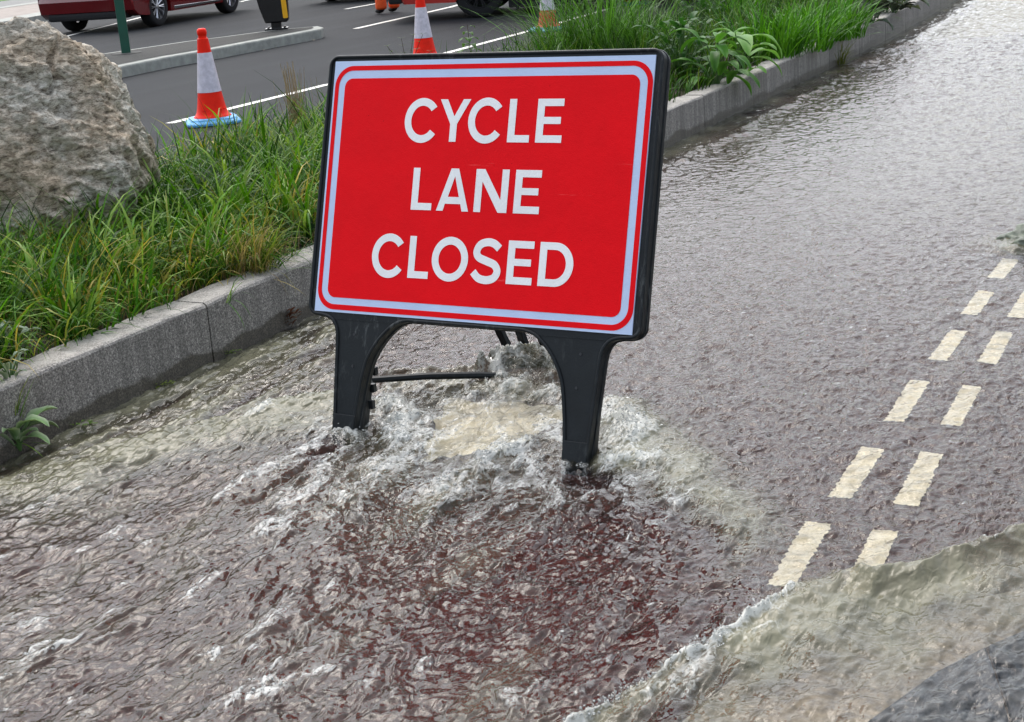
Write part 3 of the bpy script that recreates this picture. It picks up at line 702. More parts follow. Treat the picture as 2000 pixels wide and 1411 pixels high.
def smooth_path(pts, per=6):
    """Catmull-Rom through pts"""
    pts = [np.array(p, float) for p in pts]; out = []
    for i in range(len(pts)-1):
        p0 = pts[max(i-1, 0)]; p1 = pts[i]; p2 = pts[i+1]; p3 = pts[min(i+2, len(pts)-1)]
        for k in range(per):
            t = k/per; out.append(.5*((2*p1)+(-p0+p2)*t+(2*p0-5*p1+4*p2-p3)*t*t+(-p0+3*p1-3*p2+p3)*t**3))
    out.append(pts[-1]); return out
def arc(cx_, cy_, r, a0, a1, n=8): return [(cx_+r*math.cos(math.radians(a0+(a1-a0)*i/n)), cy_+r*math.sin(math.radians(a0+(a1-a0)*i/n))) for i in range(n+1)]
half = arc(.548-.032, .768-.032, .032, 90, 0) + arc(.548-.032, -.012+.034, .034, 0, -90)
leg_out = [tuple(p) for p in smooth_path([(.490, -.014), (.462, -.024), (.444, -.05), (.438, -.09), (.434, -.16), (.428, -.26), (.424, -.33), (.421, -.405)], 4)]
leg_in = [tuple(p) for p in smooth_path([(.352, -.405), (.347, -.33), (.340, -.25), (.328, -.17), (.315, -.125), (.285, -.075), (.250, -.038), (.222, -.020), (.190, -.0125)], 4)]
rh = half+leg_out+leg_in
outline = rh+[(-u, v) for u, v in rh[::-1]]
b = MB(); b.prism(outline, sp, .003, .052); fr = b.build('frame', M['plastic'], sign, bevel=.004, seg=3)
# raised rolled rim on the front edge and a seam round the side
def inset(pts, d):
    P = np.array(pts); n = len(P); out = []
    for i in range(n):
        e0 = P[i]-P[i-1]; e1 = P[(i+1) % n]-P[i]; t = e0/max(1e-9, np.linalg.norm(e0))+e1/max(1e-9, np.linalg.norm(e1)); t /= max(1e-6, np.linalg.norm(t))
        out.append(P[i]+np.array([t[1], -t[0]])*d)
    return out
area = sum(outline[i-1][0]*outline[i][1]-outline[i][0]*outline[i-1][1] for i in range(len(outline)))
sg = -1 if area > 0 else 1
b = MB(); ip = inset(outline, .0045*sg); b.tube([sp(u, v, .002) for u, v in ip]+[sp(*ip[0], .002)], .0055, 8, False)
ip = inset(outline, -.0008*sg); b.tube([sp(u, v, .030) for u, v in ip]+[sp(*ip[0], .030)], .0028, 6, False)
b.build('rim', M['plastic'], fr, smooth=True, angle=60)
for s_ in (-1, 1):
    b = MB()
    ft = [(.349, -.405), (.346, -.300), (.424, -.300), (.421, -.405)]
    b.prism([(s_*u, v) for u, v in ft], sp, -.004, .0035); b.build('foot_panel', M['plastic'], fr, bevel=.002)
    b = MB(); b.prism([(s_*u, v) for u, v in [(.355, -.40), (.350, -.20), (.360, -.19), (.405, -.19), (.414, -.20), (.412, -.40)]], sp, .052, .088); b.build('leg_box', M['plastic'], fr, bevel=.004)
    for k in range(3): b = MB(); b.box(sp(s_*.336, -.165-.05*k, .066), (.016, .016, .026), Matrix.Rotation(SYAW, 3, 'Z'), .002); b.build('clip', M['plastic'], fr)
    for (u, v) in ((.376, -.062), (.372, -.155)):
        b = MB(); M_ = Matrix.Translation(V(sp(s_*u, v, .0018))) @ Matrix((V(SA), V(SB), V(SN))).transposed().to_4x4(); b.lathe([(.0045, -.0006), (.0045, .001)], 12, M_); b.build('screw_hole', M['black'], fr)
for v0, v1 in ((-.020, -.016),): 
    for s_ in (-1, 1): b = MB(); b.prism([(s_*.225, v0), (s_*.455, v0), (s_*.455, v1), (s_*.225, v1)], sp, .0005, .0035); b.build('ledge', M['plastic'], fr)
# the printed plate
pb = MB(); pb.prism([(-.525, 0), (.525, 0), (.525, .75), (-.525, .75)], sp, -.0015, .0028); plate = pb.build('sign_plate', M['bluewhite'], sign)
def ringmesh(o, i, d, name, m):
    b = MB(); b.quadstrip([sp(u, v, d) for u, v in o], [sp(u, v, d) for u, v in i], True); return b.build(name, m, plate)
o0 = rrect(-.519, .0075, .5235, .7355, .062); o1 = rrect(-.5045, .0235, .508, .7215, .048); o2 = rrect(-.483, .044, .486, .698, .027)
ringmesh(o0, o1, -.0022, 'outer_border', M['red'])
b = MB(); b.poly([sp(u, v, -.0023) for u, v in o2]); b.build('red_panel', M['red'], plate)
LT = .0225
def ell(cx_, cy_, rx, ry, a0, a1, n=40):
    out = []
    for i in range(n+1):
        a = math.radians(a0+(a1-a0)*i/n); ca, sa = math.cos(a), math.sin(a)
        out.append((np.array([cx_+rx*ca, cy_+ry*sa]), np.array([ca/rx, sa/ry])))
    return out
def strokes(path, nrm, u0, v0, closed=False):
    A_, B_ = [], []
    for p, n in zip(path, nrm):
        n = n/np.linalg.norm(n); A_.append(sp(u0+p[0]+n[0]*LT/2, v0+p[1]+n[1]*LT/2, -.0032)); B_.append(sp(u0+p[0]-n[0]*LT/2, v0+p[1]-n[1]*LT/2, -.0032))
    b = MB(); b.quadstrip(A_, B_, closed); return b
def letter(ch, u0, v0):
    poly = None; t = .0205; h = .122
    if ch == 'L': poly = [(0, 0), (.070, 0), (.070, .0205), (.0225, .0205), (.0225, h), (0, h)]
    if ch == 'E': poly = [(0, 0), (.082, 0), (.082, .0205), (.0225, .0205), (.0225, .052), (.0755, .052), (.0755, .0715), (.0225, .0715), (.0225, h-.0205), (.082, h-.0205), (.082, h), (0, h)]
    if ch == 'N': poly = [(0, 0), (.0225, 0), (.0225, .087), (.0795, 0), (.108, 0), (.108, h), (.0855, h), (.0855, .036), (.0285, h), (0, h)]
    if ch == 'Y': poly = [(.0385, 0), (.061, 0), (.061, .051), (.102, h), (.0775, h), (.0505, .073), (.0245, h), (0, h), (.0385, .051)]
    if ch == 'A':
        b = MB()
        L_ = lambda p: [sp(u0+x, v0+y, -.0032) for x, y in p]
        b.poly(L_([(0, 0), (.0225, 0), (.0285, .0205), (.0365, .0405), (.0555, .100), (.0545, h), (.0415, h)]))
        b.poly(L_([(.108, 0), (.0665, h), (.0545, h), (.0555, .100), (.0735, .0405), (.0800, .0205), (.0862, 0)]))
        b.poly(L_([(.0285, .0205), (.0800, .0205), (.0735, .0405), (.0365, .0405)]))
        return b.build('letter', M['white'], plate)
    if poly:
        b = MB(); b.poly([sp(u0+x, v0+y, -.0032) for x, y in poly]); return b.build('letter', M['white'], plate)
    if ch == 'C': e = ell(.0600, .061, .0490, .0540, 38, 322)
    if ch == 'O': e = ell(.0600, .0605, .0495, .0530, 0, 351, 39)
    if ch in 'CO': return strokes([x for x, _ in e], [n for _, n in e], u0, v0, ch == 'O').build('letter', M['white'], plate)
    if ch == 'S':
        p = smooth_path([(.0915, .0975), (.074, .1105), (.052, .1140), (.029, .1060), (.0185, .0860), (.027, .0700), (.053, .0605), (.079, .0510), (.0895, .0330), (.080, .0145), (.057, .0070), (.030, .0115), (.0110, .0285)], 6)
        d = np.gradient(np.array(p), axis=0); return strokes(p, np.stack([-d[:, 1], d[:, 0]], 1), u0, v0).build('letter', M['white'], plate)
    if ch == 'D':
        o = [(0, 0), (.054, 0)]+arc(.054, .061, 1, -90, 90, 24)
        o = [(0, 0)]+[(.050+.0565*math.cos(math.radians(a)), .061+.061*math.sin(math.radians(a))) for a in range(-90, 91, 6)]+[(0, h)]
        i_ = [(.0225, .0205)]+[(.048+.0355*math.cos(math.radians(a)), .061+.0405*math.sin(math.radians(a))) for a in range(-90, 91, 6)]+[(.0225, h-.0205)]
        b = MB(); b.quadstrip([sp(u0+x, v0+y, -.0032) for x, y in o], [sp(u0+x, v0+y, -.0032) for x, y in i_], True); return b.build('letter', M['white'], plate)
for ch, u in zip('CYCLE', (-.2575, -.1395, -.0415, .0905, .1805)): letter(ch, u, .512)
for ch, u in zip('LANE', (-.2115, -.1245, .0005, .1295)): letter(ch, u, .3135)
for ch, u in zip('CLOSED', (-.3325, -.2035, -.1235, .0055, .1255, .2265)): letter(ch, u, .1155)
# folding rear stand: three bars, foot rail and stay
def rel(p): return np.array(p)-np.array([SO[0], SO[1], RZ])
for (fx, fy, u) in ((998, 692, -.40), (1034, 700, -.22), (1070, 692, -.15)):
    f_ = at(fx, fy, 0.0); tp = SO+SA*u+SB*.70+SN*.06; dirn = tp-f_
    p0 = f_-dirn/dirn[2]*.02
    yv = V(dirn).normalized(); xv = V(SA); xv = (xv-yv*xv.dot(yv)).normalized(); zv = xv.cross(yv)
    R_ = Matrix((xv, yv, zv)).transposed(); mid = (p0+tp)/2
    rs = MB(); rs.box(rel(mid), (.026, float(np.linalg.norm(tp-p0)), .022), R_, .003); rs.build('rear_strut', M['plastic'], sign)
b = MB(); a_ = at(990, 712, -.02); c_ = at(1085, 708, -.02); b.tube([rel(a_), rel((a_+c_)/2+[0, 0, .008]), rel(c_)], .020, 10)
for k in range(3):
    q = a_*(1-k/2)+c_*k/2; b.box(rel(q+[0, 0, .015]), (.045, .04, .05), None, .006)
b.build('rear_foot', M['plastic'], sign)
b = MB(); a_ = at(716, 743, .055); c_ = at(835, 735, .05); e_ = at(935, 733, .032); g_ = at(1020, 734, -.015)
b.tube([rel(a_), rel(c_), rel(e_), rel(g_)], [.011, .012, .012, .006], 8); b.build('stay_bar', M['plastic'], sign, smooth=True)

# ---------------- boulder ----------------
def boulder():
    cpx, cpy = 55, 300
    depth = 6.55
    vv = FW + RI*(cpx-1000)/FPX - UP*(cpy-705.5)/FPX
    c = np.array([0, 0, CAM_H]) + vv*depth
    side = np.array([math.cos(.35), math.sin(.35), 0]); side = RI.copy(); up = UP.copy(); ax = np.cross(side, up); ax = ax if ax@FW > 0 else -ax
    # outline seen from the path, in photo pixels around the middle, then the hidden left and lower parts
    prof = [(288, 330), (272, 250), (258, 185), (240, 122), (200, 108), (152, 92), (120, 72), (60, 36), (0, 8), (-70, -12), (-150, 30), (-230, 130), (-280, 230), (-300, 330), (-270, 480), (-150, 580), (50, 600), (200, 560), (300, 430)]
    ang = np.array([math.atan2(-(y-cpy), x-cpx) for x, y in prof]); rad = np.array([math.hypot(x-cpx, y-cpy) for x, y in prof])*depth/FPX
    o = np.argsort(ang); ang, rad = ang[o], rad[o]; ang = np.r_[ang-2*math.pi, ang, ang+2*math.pi]; rad = np.tile(rad, 3)
    v, f = ico(7)
    th = np.arccos(np.clip(v[:, 2], -1, 1)); ph = np.arctan2(v[:, 1], v[:, 0])
    r = np.interp(ph, ang, rad); s = np.sin(th)**.72; cz = np.sign(np.cos(th))*np.abs(np.cos(th))**.8
    x = r*np.cos(ph)*s; y = r*np.sin(ph)*s; z = cz*.50
    # broken facets: terraces of tilted planes
    pt = np.stack([x, y, z], 1)
    nrm = v/np.linalg.norm(v, axis=1)[:, None]
    for i in range(44):
        d = RNG.normal(size=3); d /= np.linalg.norm(d); lim = (pt@d).max()*RNG.uniform(.84, .97)
        ex = np.clip(pt@d-lim, 0, None); pt = pt-ex[:, None]*d*.95
    a_, b_, c_ = pt.T
    n = fbm(a_*3+b_*1.3, c_*3+b_*2.6, 4, 100)*.035 + (1-np.abs(fbm(a_*5+c_*2, b_*7+c_*3, 4, 110))*2)*.022 + fbm(a_*19+c_*9, b_*26+c_*13, 4, 120, .65)*.010
    crk = np.abs(a_-(.20+.012*np.sin(b_*30)))            # the split running down the near face
    n -= .045*np.exp(-(crk/.010)**2)*((b_ > .20)&(c_ < .2)); n += .012*sm(0, .05, a_-.20)*(b_ > .1)*-1
    pt = pt + nrm*n[:, None]
    P = c + pt[:, :1]*side + pt[:, 1:2]*up + pt[:, 2:3]*ax
    P[:, 2] = np.maximum(P[:, 2], .12)
    return tag(mesh_np('boulder', P, f, M['rock']), 'big rough grey and rust boulder behind the long grass, left of the sign', 'boulder')
boulder()
# small stone at the right edge of the lane
v, f = ico(5); c = at(2065, 470, 0); a_, b_, c_ = v.T
v = v*(1+.22*fbm(a_*2+c_, b_*2+c_, 4, 130)[:, None]) ; v[:, 2] = np.sign(v[:, 2])*np.abs(v[:, 2])**1.3
tag(mesh_np('stone', v*np.array([.22, .20, .085])+c, f, simple('mossy_stone', (.10, .12, .085), .5, vary=.6, vscale=25, bmp=.8, bscale=50, bdist=.01)), 'low mossy green stone with water folding round it, right of the dashes', 'stone')

# ---------------- planting ----------------
def blades(name, root, az, L, wd, th0, bend, cols, m, parent=None, seg=5, tipc=None):
    n = len(root); t = np.linspace(0, 1, seg+1)
    th = th0[:, None]+bend[:, None]*t[None]**1.3
    dl = (L/seg)[:, None]
    rr = np.concatenate([np.zeros((n, 1)), np.cumsum(np.sin(th[:, :-1])*dl, 1)], 1); zz = np.concatenate([np.zeros((n, 1)), np.cumsum(np.cos(th[:, :-1])*dl, 1)], 1)
    ca, sa = np.cos(az)[:, None], np.sin(az)[:, None]
    cen = np.stack([root[:, :1]+rr*ca, root[:, 1:2]+rr*sa, root[:, 2:3]+zz], -1)
    tw = az+math.pi/2+RNG.normal(0, .5, n); wid = (wd[:, None]*np.clip(1.02-t[None]**2.2, .02, 1)*(.55+.45*np.sin(np.clip(t*1.4+.25, 0, 1.57)))[None])/2
    off = np.stack([np.cos(tw)[:, None]*wid, np.sin(tw)[:, None]*wid, np.zeros_like(wid)], -1)
    A_ = cen-off; B_ = cen+off
    Vv = np.stack([A_, B_], 2).reshape(n, -1, 3)
    base = np.arange(n)[:, None]*(2*(seg+1))
    q = np.array([[2*i, 2*i+1, 2*i+3, 2*i+2] for i in range(seg)])
    F = (base[:, :, None]+q[None]).reshape(-1, 4)
    c4 = np.ones((n, seg+1, 4)); c4[..., :3] = cols[:, None, :]
    if tipc is not None: c4[..., :3] = c4[..., :3]*(1-t[None, :, None]**3*.8)+np.array(tipc)[None, None]*t[None, :, None]**3*.8
    c4 = np.repeat(c4, 2, 1).reshape(-1, 4)
    return mesh_np(name, Vv.reshape(-1, 3), F, m, parent, True, {'tint': ('FLOAT_COLOR', c4)})
GREEN = np.array([(.038, .125, .004), (.065, .20, .006), (.016, .062, .005), (.10, .24, .012), (.03, .11, .012), (.20, .33, .05)])*.9
YEL = np.array([(.30, .28, .05), (.42, .33, .07), (.22, .26, .04)]); DRY = np.array([(.34, .25, .12), (.42, .32, .17), (.22, .16, .08)])
def pick(pal, n, var=.18): return pal[RNG.integers(0, len(pal), n)]*(1+RNG.normal(0, var, (n, 1))).clip(.4, 1.7)
def tufts(T_, name='grass', parent=None, m=None, seg=5, tipc=None, rel_=None):
    """T_: list of (x,y,z, nblades, radius, length, width, spread, bend, palette, lean azimuth or None)"""
    R_, AZ, L_, W_, T0, BD, CC = [], [], [], [], [], [], []
    for (x, y, z, n, r, L, wd, spr, bd, pal, lean) in T_:
        a = RNG.uniform(0, 2*math.pi, n); q = r*np.sqrt(RNG.random(n)); R_.append(np.stack([x+np.cos(a)*q, y+np.sin(a)*q, np.full(n, z)], 1))
        az = a+RNG.normal(0, .6, n)
        if lean is not None: k = RNG.random(n) < .6; az = np.where(k, lean+RNG.normal(0, .55, n), az)
        AZ.append(az); L_.append(L*RNG.uniform(.45, 1.1, n)); W_.append(wd*RNG.uniform(.6, 1.2, n))
        T0.append(np.abs(RNG.normal(0, spr, n))+.04); BD.append(bd*RNG.uniform(.3, 1.35, n)); CC.append(pick(pal, n))
    cat = np.concatenate; root = cat(R_)
    if rel_ is not None: root = root-np.array(rel_)[None]
    return blades(name, root, cat(AZ), cat(L_), cat(W_), cat(T0), cat(BD), cat(CC), m or M['leaf'], parent, seg, tipc)
def bedpt(s, o, z=.2): 
    P0 = kpt(s); P1 = kpt(s, .5); return P0+(P1-P0)/.5*o+np.array([0, 0, z])
def s_of(px, py):
    p = at(px, py)[:2]; return kd[np.argmin(np.linalg.norm(KR-p, axis=1))]
wallaz = math.atan2(-.464, .886)                       # from the bed towards the lane
bc = at(60, 480, .2)
sA, sB, sC = s_of(-400, 1100), s_of(610, 620), s_of(1830, 15)
T_ = []
s_ = sA
def bedcolour(s, o): return gn(s*.9, o*1.4, 300)
while s_ < sB+4.2:
    for o in np.arange(.17, 1.75, .105):
        ss, oo = s_+RNG.normal()*.05, o+RNG.normal()*.04
        p = bedpt(ss, max(.16, oo))
        if np.hypot((p[0]-bc[0]+.35), (p[1]-bc[1]-.25)) < .43 : continue
        k = bedcolour(ss, oo)+RNG.normal()*.10; pal = GREEN*(.80+.45*gn(ss*2.6, oo*3, 301)) if k < .34 else np.vstack([GREEN, YEL])
        edge_ = oo < .36
        L = RNG.uniform(.15, .27)*(.7 if edge_ else 1)*(1.15 if oo > .9 else 1)
        if RNG.random() < .10 and not edge_: L *= 1.35
        T_.append((p[0], p[1], p[2], 22, .06, L*1.55, RNG.choice([.006, .010, .014]), .45, RNG.uniform(1.0, 2.7), pal, wallaz+RNG.normal()*.7 if oo < .6 else RNG.uniform(0, 6.3)))
    s_ += .10
for i in range(110):
    ss = RNG.uniform(sA, sB+3.4); oo = RNG.uniform(.22, 1.3); p = bedpt(ss, oo)
    if np.hypot((p[0]-bc[0]+.3), (p[1]-bc[1]-.2)) < .42: continue
    T_.append((p[0], p[1], p[2], 22, .05, RNG.uniform(.34, .48), .016, .5, 2.1, GREEN[[1, 3, 5]]*1.05, RNG.uniform(0, 6.3)))
# brown thatch under it all
for i in range(900):
    ss = RNG.uniform(sA, sB+3); oo = RNG.uniform(.15, 1.2); p = bedpt(ss, oo)
    if np.hypot((p[0]-bc[0]+.3), (p[1]-bc[1]-.2)) < .40: continue
    T_.append((p[0], p[1], p[2]-.01, 7, .06, .14, .004, .9, .8, np.vstack([DRY, DRY*.6]), None))
tag(tufts(T_, 'grass'), 'thick lush green grass filling the left bed below the boulder', 'grass', kind='stuff')
# right hand bed: lower fuller greenery
T_ = []
s_ = sB+4.1
while s_ < sC+3:
    st_ = .13+.012*(s_-sB)
    for o in np.arange(.20, 1.95, st_):
        p = bedpt(s_+RNG.normal()*.05, max(.17, o+RNG.normal()*.04))
        T_.append((p[0], p[1], p[2], 24, .10, RNG.uniform(.30, .50)*(.5 if o < .4 else 1), .011, .35, RNG.uniform(.5, 1.6), GREEN*.6, wallaz+RNG.normal()*.6 if o < .6 else None))
    s_ += st_
tag(tufts(T_, 'grass'), 'dense green grass filling the far bed up to the top edge', 'grass', kind='stuff')
def clump(px, py, z, name, label, cat_, spec, group=None):
    c = at(px, py, z); o = tufts([(c[0]+dx, c[1]+dy, c[2], *rest) for dx, dy, *rest in spec], name, rel_=c)
    o.location = V(c); return tag(o, label, cat_, group)
ORN = np.array([(.05, .15, .015), (.09, .24, .03), (.12, .26, .06), (.035, .10, .012)])
clump(1180, 150, .2, 'ornamental_grass', 'tall arching ornamental grass just above the top right of the sign', 'ornamental grass',
      [(0, 0, 380, .18, 1.05, .0095, .30, 1.6, ORN, None), (-.30, .1, 260, .14, .95, .008, .35, 1.6, ORN, None), (.30, .0, 260, .14, .85, .008, .35, 1.6, ORN, None)])
clump(1090, 150, .2, 'low_grass', 'small fine green tuft left of the tall arching grass, by the old cone', 'grass tuft', [(0, 0, 360, .2, .50, .006, .5, 1.4, np.array([(.12, .20, .03), (.09, .17, .03)]), None)])
for i, (px, py, lab) in enumerate([(1500, 100, 'bright strap leaved clump nearest the big broad leaves in the far bed'), (1560, 85, 'bright strap leaved clump in the middle of the row on the far bed'), (1625, 62, 'bright strap leaved clump at the far end before the grey leaved plants'), (1440, 40, 'bright strap leaved clump at the back of the far bed')]):
    clump(px, py+15, .2, 'strap_leaf_clump', lab, 'plant', [(0, 0, 300, .26, .50, .016, .4, 1.5, np.array([(.06, .20, .010), (.10, .28, .02), (.035, .13, .008)]), None)], 'strap leaved clumps along the far bed')
clump(470, 330, .2, 'broad_grass', 'wide bladed bright grass standing up in front of the traffic cone', 'grass tuft', [(0, 0, 60, .06, .42, .017, .28, .8, np.array([(.12, .30, .02), (.17, .36, .04)]), .2), (-.3, -.05, 30, .07, .34, .014, .35, 1.2, np.array([(.12, .30, .02)]), None)])
clump(590, 340, .2, 'arching_grass', 'pale arching grass clump against the left side of the sign frame', 'grass tuft', [(0, 0, 130, .09, .40, .009, .35, 1.7, np.array([(.16, .30, .06), (.09, .20, .03), (.25, .33, .12)]), None)])
clump(130, 530, .2, 'yellow_grass', 'yellow tuft of fine grass at the left below the boulder', 'grass tuft', [(0, 0, 330, .12, .27, .0045, .5, 1.6, np.array([(.42, .36, .05), (.55, .40, .06), (.25, .28, .04)]), None), (.1, .05, 200, .09, .24, .004, .6, 1.6, YEL, None)])
clump(480, 540, .2, 'brown_grass', 'drooping brown and green tuft hanging over the wall left of the sign', 'grass tuft', [(0, 0, 300, .09, .30, .004, .5, 1.9, np.vstack([DRY, YEL, GREEN[:1]]), wallaz), (.05, .05, 120, .08, .30, .006, .5, 1.7, GREEN, wallaz)])
# dead stalks standing behind the grass
c = at(587, 300, .2); b = MB()
for i in range(58):
    a = RNG.uniform(0, 6.3); r = RNG.uniform(0, .05); ln = RNG.uniform(.22, .52); lx, ly = RNG.normal(0, .035, 2)
    p0 = np.array([math.cos(a)*r, math.sin(a)*r, 0]); b.tube([p0, p0+[lx*.4, ly*.4, ln*.5], p0+[lx, ly, ln]], [.0030, .0024, .0012], 4)
for dx in (-.10, .10, .13):
    b.tube([(dx*.4, 0, 0), (dx, 0, .25), (dx*1.05, 0, .42)], [.0015, .0011, .0006], 4)
o = b.build('dry_stalks', simple('straw', (.30, .215, .11), .8, vary=.35, vscale=40)); o.location = V(c); tag(o, 'dead straw coloured stalks standing left of the sign top', 'dry stalks')

def leafm(b, cl, base, az, pitch, L, W, bend, c_mid, c_edge, fold=.25, wave=0.0, nl=9, nw=4, teeth=0.0, pet=.0):
    """leaf blade appended to bmesh b with colours in cl"""
    base = np.array(base, float); ca, sa = math.cos(az), math.sin(az)
    p = base.copy(); th = pitch; rows = []
    dl = L/nl
    if pet: p = p+np.array([ca*math.cos(th), sa*math.cos(th), math.sin(th)])*pet
    for i in range(nl+1):
        t = i/nl; w_ = W/2*(math.sin(math.pi*min(1, t*.92+.06))**.75)*(1-.25*t)*(1+teeth*(i % 2))
        if i == nl: w_ = .0006
        sx = np.array([-sa, ca, 0]); upv = np.array([-ca*math.sin(th), -sa*math.sin(th), math.cos(th)])
        row = []
        for k in range(-nw//2, nw//2+1):
            u = k/(nw/2); q = p+sx*u*w_+upv*(abs(u)*w_*fold+wave*w_*math.sin(t*14+u*2)*abs(u))
            row.append(b.bm.verts.new(V(q))); cl.append(np.array(c_mid)*(1-abs(u)**1.5)+np.array(c_edge)*abs(u)**1.5)
        rows.append(row); p = p+np.array([ca*math.cos(th), sa*math.cos(th), math.sin(th)])*dl; th -= bend/nl
    for r0, r1 in zip(rows, rows[1:]):
        for k in range(len(r0)-1): b.bm.faces.new((r0[k], r0[k+1], r1[k+1], r1[k]))
def leafobj(b, cl, name, m, parent=None):
    me = bpy.data.meshes.new(name); b.bm.to_mesh(me); b.bm.free(); me.materials.append(m)
    a = me.attributes.new('tint', 'FLOAT_COLOR', 'POINT'); a.data.foreach_set('color', np.c_[np.array(cl), np.ones(len(cl))].astype(np.float32).ravel())
    for p in me.polygons: p.use_smooth = True
    return link(bpy.data.objects.new(name, me), parent)
# broad leaved plants in the far bed
def broadleaf(px, py, z, name, label, n, L, W, hgt, cm, ce, spread=1.0, m=None, seed=0, wave=.1, fold=.25, cat_='plant', rise=(.2, 1.2)):
    c = at(px, py, z); root = empty(name, c); tag(root, label, cat_)
    b = MB(); cl = []; sb = MB()
    for i in range(n):
        a = i*2.4+RNG.normal()*.3; h = hgt*RNG.uniform(.05, 1); r = spread*RNG.uniform(0, .12)
        base = np.array([math.cos(a)*r, math.sin(a)*r, h]); k = RNG.uniform(.7, 1.2)
        pit = RNG.uniform(*rise)
        leafm(b, cl, base, a, pit, L*k, W*k, RNG.uniform(.7, 1.9), np.array(cm)*RNG.uniform(.7, 1.25), np.array(ce)*RNG.uniform(.75, 1.2), fold, wave)
        sb.tube([(0, 0, -.02), (base[0]*.5, base[1]*.5, h*.6), base], [.004, .003, .002], 5)
    leafobj(b, cl, 'leaves', m or M['leaf'], root); sb.build('stem', simple('stem_green', (.06, .13, .03), .6), root)
    return root
DG = (.035, .12, .018); DG2 = (.06, .18, .025)
broadleaf(1400, 170, .2, 'broad_leaved_plant', 'dark plant with large pale edged broad leaves leaning over the wall', 26, .26, .085, .34, (.05, .16, .02), (.10, .26, .04), 1.3, fold=.3, rise=(-.1, 1.1))
broadleaf(1445, 150, .2, 'broad_leaved_plant', 'plant whose big glossy light green leaves hang nearest the wall top', 14, .28, .10, .30, (.09, .25, .03), (.17, .34, .08), 1.2, fold=.3, rise=(-.2, .7))
broadleaf(1335, 160, .2, 'dark_leaved_plant', 'dark bushy plant between the sign corner and the broad leaves', 60, .13, .055, .42, (.022, .085, .016), (.04, .13, .02), 2.0)
broadleaf(1370, 80, .2, 'dark_leaved_plant', 'dark leafy bush behind the broad leaves at the back of the far bed', 70, .14, .05, .5, (.03, .11, .02), (.05, .16, .025), 2.2)
WG, WE = (.13, .19, .12), (.36, .42, .32)
for px, py, n, lab, L in ((1700, 48, 30, 'grey green woolly plant at the far end of the bed, nearer of two', .28), (1745, 28, 26, 'dusky woolly plant at the far end of the bed, further of two', .26), (8, 700, 20, 'silvery woolly leaved plant at the left edge among the grass', .085), (22, 745, 12, 'silvery woolly rosette at the left edge just behind the wall top', .06)):
    c_ = (np.array(WG)*.45, np.array(WE)*.4) if px > 1000 else (WG, WE)
    broadleaf(px, py, .2, 'woolly_plant', lab, n, L, L*.36, .22 if px > 1000 else .10 if px < 15 else .06, c_[0], c_[1], 1.2 if px > 1000 else .5, M['woolly'], wave=.3, fold=.5, rise=(.2, 1.4))
# weed growing from the wall joint by the water
broadleaf(38, 868, .03, 'woolly_weed', 'small silvery weed growing where the wall meets the water at the left', 13, .11, .045, .05, (.14, .26, .09), (.36, .44, .28), .2, M['woolly'], wave=.15, fold=.55, rise=(.4, 1.3))
clump(34, 862, .03, 'joint_grass', 'thin grass sprouting from the first wall joint above the silvery weed', 'grass tuft', [(0, 0, 16, .012, .27, .007, .22, .7, np.array([(.10, .20, .03), (.2, .25, .07)]), -.3), (0, 0, 5, .01, .2, .006, 1.1, .6, GREEN, -.4)])
clump(1640, 126, .0, 'wall_grass', 'lone grass tuft growing at the foot of the far wall by the water', 'grass tuft', [(0, 0, 60, .05, .24, .008, .55, .8, np.array([(.14, .2, .03), (.2, .2, .05), (.08, .13, .02)]), .0)])
clump(445, 592, .21, 'joint_grass', 'few thin blades hanging down over the wall joint left of the sign', 'grass tuft', [(.0, -.0, 7, .01, .20, .006, .9, 1.5, GREEN, wallaz)])
# nettle, twigs
def nettle(px, py, z, hgt, label):
    c = at(px, py, z); root = empty('nettle', c); tag(root, label, 'nettle'); b = MB(); cl = []; sb = MB()
    sb.tube([(0, 0, 0), (.008, 0, hgt*.5), (0, .004, hgt)], [.004, .003, .0015], 6)
    for k in range(9):
        h = hgt*(.16+.84*k/8.5); L = .15*(1-.70*k/8.5)
        for s_ in (0, math.pi):
            for q in ((0,) if k % 3 else (0, 1.2)):
                a = s_+k*1.57+.5+q; leafm(b, cl, (0, 0, h), a, .35, L, L*.52, 1.5, (.055, .13, .03), (.10, .20, .05), .2, .1, 10, 4, .16, .02)
    leafobj(b, cl, 'leaves', M['leaf'], root); sb.build('stem', M['twig'], root)
nettle(922, 165, .2, .44, 'green nettle poking up above the middle of the sign')
nettle(990, 165, .2, .27, 'shorter leafy weed just right of the nettle above the sign')
c = at(800, 175, .2); root = empty('twiggy_weed', c); tag(root, 'dark twiggy weed beside the cone above the sign', 'weed'); b = MB(); cl = []; lb = MB()
for a, l, le in ((.1, .42, .5), (-.25, .36, -.6), (.5, .33, .9), (-.6, .34, -1.0), (.25, .40, .25), (.9, .25, 1.2), (-.05, .38, -.1)):
    pts = [np.array([0, 0, 0])]
    for k in range(7): pts.append(pts[-1]+np.array([math.sin(le*(.3+.12*k))*l/7, RNG.normal()*.008, math.cos(le*(.3+.12*k))*l/7]))
    b.tube(pts, np.linspace(.004, .0015, 8), 5)
    for k in range(3, 8):
        for s_ in (0, 3.1): leafm(lb, cl, pts[k], s_+RNG.normal()*.6, .5, .035, .012, .6, (.07, .12, .03), (.10, .17, .04), .2, 0, 4, 2)
b.build('twigs', M['twig'], root); leafobj(lb, cl, 'leaves', M['leaf'], root)
